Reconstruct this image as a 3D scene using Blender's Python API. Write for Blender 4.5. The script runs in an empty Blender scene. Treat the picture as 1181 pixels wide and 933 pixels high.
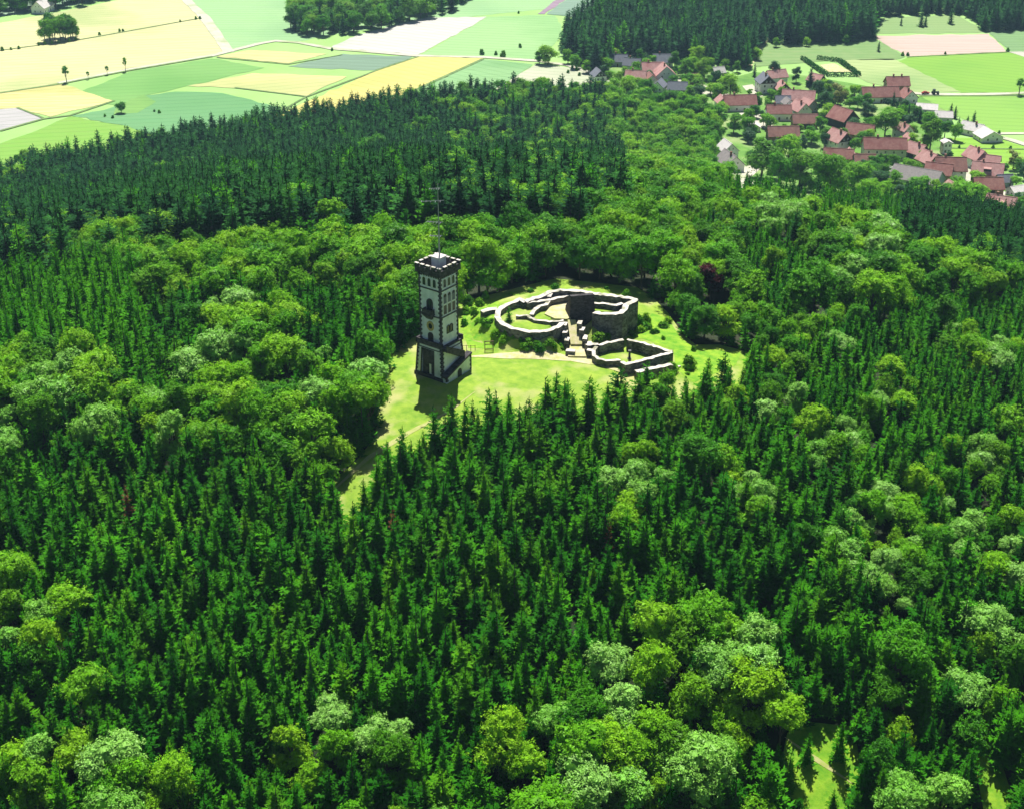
import bpy, math, random
from mathutils import Vector, Matrix
from mathutils.noise import noise as mnoise
R = math.radians
random.seed(7)
scene = bpy.context.scene
col = scene.collection

# ------------------------------------------------------------------ camera, sky, sun, exposure
PW, PH, FPX = 1181.0, 933.0, 1622.0
PITCH = R(27.3)
CAM = Vector((0.0, 0.0, 109.0))
cd = bpy.data.cameras.new('camera'); cam = bpy.data.objects.new('camera', cd); col.objects.link(cam)
cd.sensor_fit = 'HORIZONTAL'; cd.sensor_width = 36.0; cd.lens = 36.0 * FPX / PW
cd.clip_start = 1.0; cd.clip_end = 8000.0
cam.location = CAM; cam.rotation_euler = (R(90) - PITCH, 0, 0)
scene.camera = cam

SUN_EL = 60.0
HAZE = 0.00009
world = bpy.data.worlds.new('World'); scene.world = world; world.use_nodes = True
wn = world.node_tree; sky = wn.nodes.new('ShaderNodeTexSky'); sky.sky_type = 'NISHITA'
sky.sun_disc = False; sky.sun_elevation = R(SUN_EL); sky.sun_rotation = R(0); sky.altitude = 300
bg = wn.nodes['Background']; bg.inputs['Strength'].default_value = 0.04
wn.links.new(sky.outputs[0], bg.inputs[0])
sd = bpy.data.lights.new('sun', 'SUN'); sun = bpy.data.objects.new('sun', sd); col.objects.link(sun)
sd.energy = 5.0; sd.angle = R(0.5); sd.color = (1.0, 0.96, 0.88)
sun.rotation_euler = (R(-(90 - SUN_EL)), 0, R(0))
vs = scene.view_settings
vs.view_transform = 'Standard'; vs.look = 'None'; vs.gamma = 1.0; vs.use_curve_mapping = False
vs.exposure = 0.65
cy = scene.cycles
cy.max_bounces = 5; cy.diffuse_bounces = 1; cy.glossy_bounces = 2; cy.transmission_bounces = 3
cy.volume_bounces = 0; cy.transparent_max_bounces = 4
cy.use_adaptive_sampling = True; cy.adaptive_threshold = 0.02
cy.caustics_reflective = False; cy.caustics_refractive = False

# ------------------------------------------------------------------ terrain
def sstep(a, b, t):
    t = min(1.0, max(0.0, (t - a) / (b - a))); return t * t * (3 - 2 * t)
def hill(x, y):
    sy = 300.0 if y > 230 else 200.0
    q = (x / 300.0) ** 2 + ((y - 230) / sy) ** 2
    w = max(0.0, 1 - q / 3.0) ** 3
    return -95.0 * (1 - w)
def ground(x, y):
    e = math.hypot((x - 6.2) / 11.6, (y - 244.0) / 10.5)
    m = 3.2 * (1 - sstep(0.84, 1.36, e))
    if 7.5 < x < 15.5 and y < 246:      # the cutting of the ramp that climbs to the gate
        k = sstep(7.5, 9.0, x) * (1 - sstep(13.8, 15.5, x)) * (1 - sstep(242, 246, y))
        m = m * (1 - k) + min(m, max(0.0, (y - 233.5) * .26 - .35)) * k
    z = hill(x, y) + m
    if y < 700: z += 0.25 * mnoise(Vector((x * 0.05, y * 0.05, 0)))* sstep(18, 40, math.hypot(x, y - 235))
    return z
CP, SP = math.cos(PITCH), math.sin(PITCH)
def ray(px, py):
    u = (px - PW / 2) / FPX; v = -(py - PH / 2) / FPX
    return Vector((u, CP + v * SP, -SP + v * CP))
def at_z(px, py, z):
    d = ray(px, py); t = (z - CAM.z) / d.z
    return CAM + d * t
def at(px, py):                         # the point of the ground seen at a place of the photograph
    d = ray(px, py); t = 60.0
    prev = t
    while t < 9000:
        p = CAM + d * t
        if p.z <= ground(p.x, p.y):
            a, b = prev, t
            for _ in range(22):
                m = (a + b) / 2; p = CAM + d * m
                if p.z <= ground(p.x, p.y): b = m
                else: a = m
            return CAM + d * b
        prev = t; t += 3.0 if t < 1400 else 20.0
    return CAM + d * t
def project(p):
    v = p - CAM
    depth = v.y * CP - v.z * SP; up = v.y * SP + v.z * CP
    return PW / 2 + FPX * v.x / depth, PH / 2 - FPX * up / depth, depth
def inside(px, py, poly):
    c = False; n = len(poly); j = n - 1
    for i in range(n):
        xi, yi = poly[i]; xj, yj = poly[j]
        if (yi > py) != (yj > py) and px < (xj - xi) * (py - yi) / (yj - yi) + xi: c = not c
        j = i
    return c

# ------------------------------------------------------------------ materials
def new_mat(name):
    m = bpy.data.materials.new(name); m.use_nodes = True
    return m, m.node_tree, m.node_tree.nodes['Principled BSDF']
def mat(name, c, rough=0.85, c2=None, scale=1.0, detail=4.0, spec=0.25, bump=0.0, stretch=None, rot=0.0, c3=None, scale3=0.1):
    m, nt, p = new_mat(name)
    p.inputs['Roughness'].default_value = rough; p.inputs['Specular IOR Level'].default_value = spec
    p.inputs['Base Color'].default_value = (*c, 1)
    if c2 is not None:
        tc = nt.nodes.new('ShaderNodeTexCoord'); mp = nt.nodes.new('ShaderNodeMapping')
        nt.links.new(tc.outputs['Object'], mp.inputs[0])
        mp.inputs['Rotation'].default_value = (0, 0, rot)
        if stretch: mp.inputs['Scale'].default_value = stretch
        no = nt.nodes.new('ShaderNodeTexNoise'); no.inputs['Scale'].default_value = scale; no.inputs['Detail'].default_value = detail
        no.inputs['Roughness'].default_value = 0.65
        nt.links.new(mp.outputs[0], no.inputs['Vector'])
        rp = nt.nodes.new('ShaderNodeValToRGB'); rp.color_ramp.elements[0].position = 0.35; rp.color_ramp.elements[1].position = 0.65
        rp.color_ramp.elements[0].color = (*c, 1); rp.color_ramp.elements[1].color = (*c2, 1)
        nt.links.new(no.outputs[0], rp.inputs[0]); out = rp.outputs[0]
        if c3 is not None:
            n2 = nt.nodes.new('ShaderNodeTexNoise'); n2.inputs['Scale'].default_value = scale3; n2.inputs['Detail'].default_value = 5
            nt.links.new(tc.outputs['Object'], n2.inputs['Vector'])
            r2 = nt.nodes.new('ShaderNodeValToRGB'); r2.color_ramp.elements[0].position = 0.5; r2.color_ramp.elements[1].position = 0.68
            nt.links.new(n2.outputs[0], r2.inputs[0])
            mx = nt.nodes.new('ShaderNodeMix'); mx.data_type = 'RGBA'
            nt.links.new(r2.outputs[0], mx.inputs[0]); nt.links.new(out, mx.inputs[6]); mx.inputs[7].default_value = (*c3, 1)
            out = mx.outputs[2]
        nt.links.new(out, p.inputs['Base Color'])
        if bump:
            b = nt.nodes.new('ShaderNodeBump'); b.inputs['Strength'].default_value = bump; b.inputs['Distance'].default_value = 0.3
            nt.links.new(no.outputs[0], b.inputs['Height']); nt.links.new(b.outputs[0], p.inputs['Normal'])
    return m
def leaf_mat(name, cols, trans=0.35, rough=0.5, spec=0.3, tcol=(1.25, 1.3, 0.5)):
    """foliage: every tree takes its own green out of the ramp, every leaf clump wavers round it"""
    m, nt, p = new_mat(name)
    oi = nt.nodes.new('ShaderNodeObjectInfo'); rp = nt.nodes.new('ShaderNodeValToRGB')
    els = rp.color_ramp.elements
    while len(els) < len(cols): els.new(0.5)
    for i, c in enumerate(cols):
        els[i].position = i / (len(cols) - 1); els[i].color = (*c, 1)
    nt.links.new(oi.outputs['Random'], rp.inputs[0])
    tc = nt.nodes.new('ShaderNodeTexCoord'); no = nt.nodes.new('ShaderNodeTexNoise')
    no.inputs['Scale'].default_value = 1.3; no.inputs['Detail'].default_value = 2
    nt.links.new(tc.outputs['Object'], no.inputs['Vector'])
    mr = nt.nodes.new('ShaderNodeMapRange'); mr.inputs[1].default_value = 0.3; mr.inputs[2].default_value = 0.7
    mr.inputs[3].default_value = 0.65; mr.inputs[4].default_value = 1.4
    nt.links.new(no.outputs[0], mr.inputs[0])
    mul = nt.nodes.new('ShaderNodeMix'); mul.data_type = 'RGBA'; mul.blend_type = 'MULTIPLY'; mul.inputs[0].default_value = 1
    nt.links.new(rp.outputs[0], mul.inputs[6]); nt.links.new(mr.outputs[0], mul.inputs[7])
    nt.links.new(mul.outputs[2], p.inputs['Base Color'])
    p.inputs['Roughness'].default_value = rough; p.inputs['Specular IOR Level'].default_value = spec
    m2 = nt.nodes.new('ShaderNodeMix'); m2.data_type = 'RGBA'; m2.blend_type = 'MULTIPLY'; m2.inputs[0].default_value = 1
    m2.inputs[7].default_value = (*tcol, 1); nt.links.new(mul.outputs[2], m2.inputs[6])
    tr = nt.nodes.new('ShaderNodeBsdfTranslucent'); nt.links.new(m2.outputs[2], tr.inputs[0])
    ms = nt.nodes.new('ShaderNodeMixShader'); ms.inputs[0].default_value = trans
    nt.links.new(p.outputs[0], ms.inputs[1]); nt.links.new(tr.outputs[0], ms.inputs[2])
    nt.links.new(ms.outputs[0], nt.nodes['Material Output'].inputs['Surface'])
    return m
M = {
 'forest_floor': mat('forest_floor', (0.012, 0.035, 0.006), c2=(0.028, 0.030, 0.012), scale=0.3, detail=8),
 'meadow': mat('meadow', (0.26, 0.47, 0.12), c2=(0.31, 0.52, 0.16), scale=0.02),
 'grass': mat('grass', (0.15, 0.30, 0.018), c2=(0.29, 0.42, 0.04), scale=0.45, detail=9, c3=(0.42, 0.43, 0.15), scale3=0.16, bump=0.6),
 'lush': mat('lush', (0.10, 0.30, 0.008), c2=(0.28, 0.46, 0.025), scale=0.5, detail=9, bump=0.6),
 'garden': mat('garden', (0.07, 0.20, 0.02), c2=(0.16, 0.33, 0.05), scale=0.09, detail=8, c3=(0.27, 0.36, 0.13), scale3=0.05),
 'sand': mat('sand', (0.62, 0.54, 0.36), c2=(0.42, 0.44, 0.14), scale=0.8, detail=6),
 'worn': mat('worn', (0.46, 0.44, 0.20), c2=(0.34, 0.40, 0.09), scale=0.9, detail=7),
 'road': mat('road', (0.56, 0.53, 0.44), c2=(0.44, 0.44, 0.33), scale=0.25, detail=7, c3=(0.34, 0.40, 0.20), scale3=0.06),
 'stone': mat('stone', (0.10, 0.10, 0.10), c2=(0.20, 0.20, 0.19), scale=2.2, detail=8, bump=0.6, c3=(0.06, 0.065, 0.05), scale3=0.6),  # wall faces, their shade put into the dark colour
 'lit_stone': mat('lit_stone', (0.74, 0.69, 0.62), c2=(0.58, 0.54, 0.47), scale=1.8, detail=8, bump=0.4, c3=(0.30, 0.30, 0.20), scale3=0.7),  # wall crests, the sunlight on them put into the pale colour
 'dark_stone': mat('dark_stone', (0.045, 0.042, 0.048), c2=(0.075, 0.068, 0.07), scale=2.5, detail=7, bump=0.5),
 'plaster': mat('plaster', (0.86, 0.89, 0.91), c2=(0.68, 0.74, 0.78), scale=0.9, detail=8, stretch=(1.6, 1.6, 0.22), c3=(0.58, 0.63, 0.62), scale3=0.45),
 'glass': mat('glass', (0.02, 0.025, 0.03), rough=0.15, spec=0.5),
 'ochre': mat('ochre', (0.55, 0.42, 0.15), c2=(0.45, 0.35, 0.14), scale=3),
 'white': mat('white', (0.86, 0.87, 0.87), c2=(0.78, 0.79, 0.79), scale=0.6),
 'cream': mat('cream', (0.62, 0.62, 0.50), c2=(0.54, 0.55, 0.45), scale=0.6),
 'grey_wall': mat('grey_wall', (0.42, 0.48, 0.50), c2=(0.36, 0.41, 0.43), scale=0.5),
 'timber': mat('timber', (0.035, 0.028, 0.03), c2=(0.06, 0.045, 0.04), scale=2, stretch=(6, 6, 0.4)),
 'brick': mat('brick', (0.26, 0.12, 0.09), c2=(0.32, 0.17, 0.12), scale=1.5),
 'red_tile': mat('red_tile', (0.27, 0.115, 0.10), c2=(0.37, 0.18, 0.155), scale=0.9, detail=7, c3=(0.25, 0.09, 0.08), scale3=0.25),
 'pink_tile': mat('pink_tile', (0.42, 0.215, 0.20), c2=(0.53, 0.31, 0.285), scale=0.9, detail=7, c3=(0.40, 0.17, 0.16), scale3=0.25),
 'brown_tile': mat('brown_tile', (0.26, 0.12, 0.10), c2=(0.34, 0.18, 0.15), scale=1.2, detail=7, c3=(0.18, 0.09, 0.08), scale3=0.3),
 'grey_tile': mat('grey_tile', (0.22, 0.20, 0.20), c2=(0.30, 0.27, 0.26), scale=1.0, detail=6),
 'slate': mat('slate', (0.15, 0.16, 0.20), c2=(0.20, 0.21, 0.25), scale=1.0, detail=6),
 'pale_roof': mat('pale_roof', (0.66, 0.62, 0.60), c2=(0.56, 0.53, 0.52), scale=0.8),
 'metal': mat('metal', (0.35, 0.37, 0.39), rough=0.4, spec=0.6),
 'bark': mat('bark', (0.07, 0.055, 0.04), c2=(0.11, 0.09, 0.07), scale=3, stretch=(3, 3, 0.5)),
 'wood': mat('wood', (0.10, 0.065, 0.04), c2=(0.16, 0.11, 0.07), scale=4),
 'red_paint': mat('red_paint', (0.45, 0.02, 0.02), rough=0.3, spec=0.5),
 'dark_paint': mat('dark_paint', (0.03, 0.045, 0.04), rough=0.35, spec=0.5),
 'rubber': mat('rubber', (0.02, 0.02, 0.02)),
 'spruce': leaf_mat('spruce', [(0.012, 0.105, 0.002), (0.022, 0.165, 0.003), (0.058, 0.27, 0.004), (0.015, 0.12, 0.003), (0.085, 0.28, 0.005)], trans=0.15, spec=0.05, rough=.7, tcol=(1.5, 1.4, 0.6)),
 'dark_spruce': leaf_mat('dark_spruce', [(0.008, 0.062, 0.012), (0.014, 0.095, 0.015), (0.030, 0.155, 0.015), (0.008, 0.070, 0.018)], trans=0.12, spec=0.05, rough=.7),
 'larch': leaf_mat('larch', [(0.055, 0.28, 0.004), (0.095, 0.35, 0.006), (0.045, 0.24, 0.006)], trans=0.2, spec=0.05, rough=.7),
 'broadleaf': leaf_mat('broadleaf', [(0.04, 0.20, 0.004), (0.085, 0.32, 0.005), (0.18, 0.45, 0.008), (0.055, 0.22, 0.005), (0.25, 0.50, 0.010)], trans=0.22, spec=0.10),
 'pale_leaf': leaf_mat('pale_leaf', [(0.16, 0.44, 0.03), (0.26, 0.53, 0.09), (0.18, 0.45, 0.03)], trans=0.22, spec=0.25),
 'yellow_leaf': leaf_mat('yellow_leaf', [(0.17, 0.45, 0.008), (0.26, 0.52, 0.014), (0.13, 0.40, 0.008)], trans=0.28, spec=0.10),
 'copper_leaf': leaf_mat('copper_leaf', [(0.075, 0.012, 0.018), (0.09, 0.016, 0.02)], trans=0.3, spec=.1, tcol=(1.3, .8, .8)),
 'brown_needles': leaf_mat('brown_needles', [(0.16, 0.07, 0.03), (0.13, 0.06, 0.03)], trans=0.1, spec=.06),
}

def stones(m, scale):
    nt = m.node_tree; p = nt.nodes['Principled BSDF']; src = p.inputs['Base Color'].links[0].from_socket
    tc = nt.nodes.new('ShaderNodeTexCoord'); vo = nt.nodes.new('ShaderNodeTexVoronoi'); vo.inputs['Scale'].default_value = scale
    mp = nt.nodes.new('ShaderNodeMapping'); mp.inputs['Scale'].default_value = (1, 1, 1.7)
    nt.links.new(tc.outputs['Object'], mp.inputs[0]); nt.links.new(mp.outputs[0], vo.inputs['Vector'])
    rp = nt.nodes.new('ShaderNodeMapRange'); rp.inputs[3].default_value = .5; rp.inputs[4].default_value = 1.55
    sx = nt.nodes.new('ShaderNodeSeparateColor'); nt.links.new(vo.outputs['Color'], sx.inputs[0]); nt.links.new(sx.outputs[0], rp.inputs[0])
    mx = nt.nodes.new('ShaderNodeMix'); mx.data_type = 'RGBA'; mx.blend_type = 'MULTIPLY'; mx.inputs[0].default_value = 1
    nt.links.new(src, mx.inputs[6]); nt.links.new(rp.outputs[0], mx.inputs[7]); nt.links.new(mx.outputs[2], p.inputs['Base Color'])
stones(M['stone'], 2.0); stones(M['dark_stone'], 2.2)

# ------------------------------------------------------------------ mesh helpers
class MB:
    def __init__(s): s.v = []; s.f = []; s.m = []
    def face(s, pts, m=0):
        i = len(s.v); s.v += [tuple(p) for p in pts]; s.f.append(tuple(range(i, i + len(pts)))); s.m.append(m)
    def hexa(s, b, t, m=0, mt=None):          # b, t: rings of n points (counter-clockwise from above)
        n = len(b); i = len(s.v); s.v += [tuple(p) for p in b] + [tuple(p) for p in t]
        s.f.append(tuple(i + n - 1 - k for k in range(n))); s.m.append(m)
        s.f.append(tuple(i + n + k for k in range(n))); s.m.append(m if mt is None else mt)
        for k in range(n):
            k2 = (k + 1) % n; s.f.append((i + k, i + k2, i + n + k2, i + n + k)); s.m.append(m)
    def box(s, x0, x1, y0, y1, z0, z1, m=0, mt=None, batter=0):
        b = batter
        s.hexa([(x0, y0, z0), (x1, y0, z0), (x1, y1, z0), (x0, y1, z0)],
               [(x0 + b, y0 + b, z1), (x1 - b, y0 + b, z1), (x1 - b, y1 - b, z1), (x0 + b, y1 - b, z1)], m, mt)
    def prism(s, poly, org, u, v, n, depth, m=0):   # polygon in the plane (u, v), thickened along n
        org, u, v, n = Vector(org), Vector(u), Vector(v), Vector(n)
        a = [org + u * p[0] + v * p[1] for p in poly]; b = [q + n * depth for q in a]
        if u.cross(v).dot(n) < 0: a, b = b, a
        s.hexa(a, b, m)
    def tube(s, p0, p1, r0, r1, n=6, m=0):
        p0, p1 = Vector(p0), Vector(p1); d = (p1 - p0).normalized()
        a = d.orthogonal().normalized(); b = d.cross(a)
        c0 = [p0 + (a * math.cos(2 * math.pi * k / n) + b * math.sin(2 * math.pi * k / n)) * r0 for k in range(n)]
        c1 = [p1 + (a * math.cos(2 * math.pi * k / n) + b * math.sin(2 * math.pi * k / n)) * r1 for k in range(n)]
        s.hexa(c0, c1, m)
    def mesh(s, name, mats):
        me = bpy.data.meshes.new(name); me.from_pydata(s.v, [], s.f)
        for q in (mats if isinstance(mats, (list, tuple)) else [mats]): me.materials.append(q)
        if any(s.m): me.polygons.foreach_set('material_index', s.m)
        me.update(); return me
    def build(s, name, mats, parent=None, loc=None):
        o = bpy.data.objects.new(name, s.mesh(name, mats)); col.objects.link(o)
        if parent: o.parent = parent
        if loc: o.location = loc
        return o
def tag(o, label=None, cat=None, group=None, kind=None):
    if label: o['label'] = label
    if cat: o['category'] = cat
    if group: o['group'] = group
    if kind: o['kind'] = kind
    return o
def empty(name, loc, rz=0, label=None, cat=None, group=None):
    o = bpy.data.objects.new(name, None); col.objects.link(o); o.location = loc; o.rotation_euler = (0, 0, rz)
    o.empty_display_size = 0.5
    return tag(o, label, cat, group)
def link(name, me, parent=None, loc=None, rz=0):
    o = bpy.data.objects.new(name, me); col.objects.link(o)
    if parent: o.parent = parent
    if loc: o.location = loc
    o.rotation_euler = (0, 0, rz)
    return o
import bmesh
def sheet(name, poly_px, m, lift, maxlen=10.0, world_pts=None, ragged=0.0):
    """a patch of ground that follows the terrain, its outline given where the photograph shows it"""
    pts = world_pts or [at(*p) for p in poly_px]
    bm = bmesh.new()
    vs_ = [bm.verts.new((p[0], p[1], 0)) for p in pts]
    for i in range(len(vs_)): bm.edges.new((vs_[i], vs_[(i + 1) % len(vs_)]))
    bmesh.ops.triangle_fill(bm, edges=bm.edges[:], use_beauty=True, use_dissolve=False)
    for _ in range(8):
        lg = [e for e in bm.edges if e.calc_length() > maxlen]
        if not lg or len(bm.faces) > 60000: break
        bmesh.ops.subdivide_edges(bm, edges=lg, cuts=1)
        bmesh.ops.triangulate(bm, faces=[f for f in bm.faces if len(f.verts) > 3])
    if ragged:
        for v in bm.verts:
            if v.is_boundary:
                q = Vector((v.co.x * .13, v.co.y * .13, lift * 50))
                v.co.x += ragged * mnoise(q); v.co.y += ragged * 1.6 * mnoise(q + Vector((31, 7, 0)))
    for v in bm.verts: v.co.z = ground(v.co.x, v.co.y) + lift
    bmesh.ops.recalc_face_normals(bm, faces=bm.faces[:])
    if sum(f.normal.z for f in bm.faces) < 0: bmesh.ops.reverse_faces(bm, faces=bm.faces[:])
    me = bpy.data.meshes.new(name); bm.to_mesh(me); bm.free(); me.materials.append(m)
    o = link(name, me); o['kind'] = 'structure'
    return o
def strip(name, line_px, width, m, lift, step=12.0, taper=0):
    pts = [at(*p) for p in line_px]
    # smooth the line a little
    q = []
    for i in range(len(pts) - 1):
        a, b = pts[i], pts[i + 1]; n = max(1, int((b - a).length / step))
        q += [a.lerp(b, k / n) for k in range(n)]
    q.append(pts[-1])
    L, Rr = [], []
    for i, p in enumerate(q):
        d = (q[min(i + 1, len(q) - 1)] - q[max(i - 1, 0)]); d.z = 0; d.normalize(); nrm = Vector((-d.y, d.x, 0))
        w = width * (1 + 0.2 * mnoise(p * 0.3)) / 2
        if taper: w *= min(1, .08 + i / taper, .08 + (len(q) - 1 - i) / taper)
        L.append(p + nrm * w); Rr.append(p - nrm * w)
    mb = MB()
    for i in range(len(q) - 1):
        quad = [Rr[i], Rr[i + 1], L[i + 1], L[i]]
        mb.face([(v.x, v.y, ground(v.x, v.y) + lift) for v in quad])
    o = mb.build(name, m); o['kind'] = 'structure'
    return o

# ------------------------------------------------------------------ the ground
def axis(segs):
    out = []
    for a, b, st in segs:
        n = max(1, int(round((b - a) / st))); out += [a + (b - a) * k / n for k in range(n)]
    out.append(segs[-1][1]); return out
gx = axis([(-2400, -600, 150), (-600, -50, 8), (-50, 50, 1.0), (50, 600, 8), (600, 2400, 150)])
gy = axis([(-400, 90, 15), (90, 180, 6), (180, 290, 1.0), (290, 800, 8), (800, 3600, 150)])
CLEAR = [(470, 392), (440, 420), (436, 470), (432, 505), (408, 535), (380, 556), (372, 598), (402, 610), (440, 572), (513, 514), (595, 485), (700, 474), (790, 466),
         (862, 444), (868, 408), (830, 398), (802, 398), (786, 384), (771, 362), (754, 345), (735, 332), (640, 322), (560, 342), (532, 348), (500, 380)]
OPEN1 = [(908, 845), (930, 832), (985, 838), (990, 868), (992, 900), (985, 935), (930, 940), (905, 912), (902, 875)]
OPEN2 = [(1124, 815), (1140, 820), (1152, 870), (1168, 920), (1168, 985), (1142, 985), (1132, 920), (1122, 870)]
me = bpy.data.meshes.new('ground')
vv = [(x, y, ground(x, y)) for y in gy for x in gx]; nx = len(gx)
ff = [(j * nx + i, j * nx + i + 1, (j + 1) * nx + i + 1, (j + 1) * nx + i) for j in range(len(gy) - 1) for i in range(nx - 1)]
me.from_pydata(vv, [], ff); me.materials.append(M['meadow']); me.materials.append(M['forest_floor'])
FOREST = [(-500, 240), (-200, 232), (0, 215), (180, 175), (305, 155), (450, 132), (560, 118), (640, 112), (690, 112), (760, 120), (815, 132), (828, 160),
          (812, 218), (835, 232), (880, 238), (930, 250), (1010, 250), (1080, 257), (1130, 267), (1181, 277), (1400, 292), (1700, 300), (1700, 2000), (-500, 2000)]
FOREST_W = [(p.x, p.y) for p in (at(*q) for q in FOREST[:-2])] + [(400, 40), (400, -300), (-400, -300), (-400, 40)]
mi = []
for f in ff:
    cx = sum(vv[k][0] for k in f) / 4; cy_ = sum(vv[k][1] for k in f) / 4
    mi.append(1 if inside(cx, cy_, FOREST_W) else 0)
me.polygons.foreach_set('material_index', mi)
for q in (CLEAR, OPEN1, OPEN2):
    W = [(p.x, p.y) for p in (at(*c) for c in q)]
    for v in me.vertices:
        if 100 < v.co.y < 300 and abs(v.co.x) < 110 and inside(v.co.x, v.co.y, W): v.co.z -= 0.8
me.polygons.foreach_set('use_smooth', [True] * len(ff)); me.update()
gr = link('ground', me); gr['kind'] = 'structure'

# the summer air: pale haze in one closed box round the whole place
mh = bpy.data.materials.new('haze'); mh.use_nodes = True; nh = mh.node_tree
nh.nodes.remove(nh.nodes['Principled BSDF'])
pv = nh.nodes.new('ShaderNodeVolumePrincipled'); pv.inputs['Density'].default_value = HAZE
pv.inputs['Color'].default_value = (0.48, 0.78, 1.0, 1); pv.inputs['Anisotropy'].default_value = 0.2
nh.links.new(pv.outputs[0], nh.nodes['Material Output'].inputs['Volume'])
hb = MB(); hb.box(-2450, 2450, -450, 3650, -100, 130)
ho = hb.build('haze', mh); ho['kind'] = 'stuff'; ho['label'] = 'pale blue summer haze over the far fields and woods'; ho['category'] = 'haze'

# clearing on the hilltop and the two little openings in the wood at the lower right
sheet('grass', CLEAR, M['grass'], 0.05, 1.6)
sheet('long_grass', [(700, 389), (735, 386), (752, 362), (770, 368), (786, 392), (802, 402), (855, 408), (848, 422), (800, 442), (779, 426), (777, 404), (740, 391)], M['lush'], 0.08, 1.6)
sheet('long_grass', [(534, 352), (560, 345), (576, 350), (571, 362), (572, 378), (590, 392), (575, 402), (540, 402), (533, 380)], M['lush'], 0.08, 1.6)
sheet('grass', OPEN1, M['lush'], 0.05, 3)
sheet('grass', OPEN2, M['lush'], 0.05, 3)
strip('track', [(536, 412), (580, 411), (620, 411), (660, 414), (692, 419), (722, 432)], 2.6, M['sand'], 0.10, 1.5, 5)
strip('track', [(366, 590), (384, 566), (402, 549), (425, 528), (470, 500), (520, 474), (548, 452)], 1.3, M['worn'], 0.09, 1.5, 14)
strip('track', [(905, 850), (930, 868), (955, 885), (985, 905)], 0.8, M['worn'], 0.09, 1.5, 3)

# fields on the plain
def field(poly, c, c2=None, rot=0, name='field', lift=0.10, rough_=0.9, stretch=(0.02, 0.5, 1)):
    c2 = c2 or tuple(v * 0.9 for v in c)
    c = tuple(v * FK for v in c); c2 = tuple(v * FK for v in c2)
    m = mat('crop', tuple(v * 1.06 for v in c), rough_, tuple(v * .92 for v in c2), scale=1.0, detail=7, stretch=stretch, rot=R(rot), c3=(c2[0] * .70, c2[1] * .84, c2[2] * .72), scale3=0.011)
    nt = m.node_tree; p = nt.nodes['Principled BSDF']; src = p.inputs['Base Color'].links[0].from_socket   # tractor lines
    tc = nt.nodes.new('ShaderNodeTexCoord'); mp = nt.nodes.new('ShaderNodeMapping'); mp.inputs['Rotation'].default_value = (0, 0, R(rot))
    wv = nt.nodes.new('ShaderNodeTexWave'); wv.bands_direction = 'Y'; wv.inputs['Scale'].default_value = 0.045; wv.inputs['Distortion'].default_value = 1.2; wv.inputs['Detail Scale'].default_value = .02
    nt.links.new(tc.outputs['Object'], mp.inputs[0]); nt.links.new(mp.outputs[0], wv.inputs[0])
    rp = nt.nodes.new('ShaderNodeValToRGB'); rp.color_ramp.elements[0].position = .0; rp.color_ramp.elements[1].position = .12
    rp.color_ramp.elements[0].color = (.80, .84, .78, 1); rp.color_ramp.elements[1].color = (1, 1, 1, 1); nt.links.new(wv.outputs[0], rp.inputs[0])
    mx = nt.nodes.new('ShaderNodeMix'); mx.data_type = 'RGBA'; mx.blend_type = 'MULTIPLY'; mx.inputs[0].default_value = 1
    nt.links.new(src, mx.inputs[6]); nt.links.new(rp.outputs[0], mx.inputs[7]); nt.links.new(mx.outputs[2], p.inputs['Base Color'])
    return sheet(name, poly, m, lift, 9, ragged=1.7)
FK = 0.68
YEL, YEL2 = (0.84, 0.80, 0.42), (0.78, 0.76, 0.36)
MINT, BLUEG = (0.37, 0.68, 0.26), (0.17, 0.43, 0.17)
field([(0, 27), (70, 14), (125, 3), (165, -6), (204, -10), (215, 0), (234, 20), (250, 44), (262, 60), (245, 64), (150, 79), (70, 96), (0, 107), (-60, 118), (-60, 38)], YEL, YEL2, -14)
field([(-60, 120), (0, 108), (68, 97), (132, 117), (56, 136), (20, 125), (0, 127), (-60, 136)], YEL, (0.80, 0.70, 0.22), -14, lift=0.16)
field([(-60, 136), (0, 127), (20, 125), (50, 137), (0, 151), (-60, 165)], (0.66, 0.64, 0.62), (0.58, 0.56, 0.56), -20, lift=0.13)
field([(-60, 188), (0, 167), (50, 148), (81, 135), (146, 146), (190, 159), (150, 180), (0, 214), (-60, 225)], (0.25, 0.54, 0.07), (0.33, 0.60, 0.10), -12, lift=0.13, stretch=(0.03, 0.25, 1))
field([(81, 134), (132, 125), (163, 112), (203, 106), (257, 108), (325, 125), (305, 141), (250, 160), (190, 161), (146, 146)], BLUEG, (0.23, 0.50, 0.20), -10, lift=0.16)
field([(136, 122), (165, 110), (180, 118), (160, 131), (132, 133)], (0.27, 0.54, 0.13), None, 0, lift=0.2)
field([(85, 110), (150, 83), (245, 68), (305, 79), (217, 100), (163, 112), (135, 124)], (0.23, 0.52, 0.13), (0.28, 0.56, 0.15), -10, lift=0.13)
field([(217, 100), (291, 85), (400, 89), (352, 112), (271, 102)], (0.82, 0.74, 0.30), (0.80, 0.76, 0.34), -20, lift=0.19)
field([(303, 141), (435, 82), (483, 65), (557, 68), (452, 118), (380, 140), (330, 155)], (0.85, 0.76, 0.24), (0.82, 0.74, 0.22), 38, lift=0.22)
field([(330, 78), (395, 63), (478, 66), (432, 82)], (0.27, 0.42, 0.29), None, 10, lift=0.13)
field([(250, 66), (288, 58), (376, 63), (332, 74)], (0.84, 0.76, 0.34), None, 10, lift=0.16)
field([(381, 56), (412, 41), (490, 21), (562, 20), (483, 64)], (0.80, 0.76, 0.70), (0.74, 0.72, 0.66), 30, lift=0.13)
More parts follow.
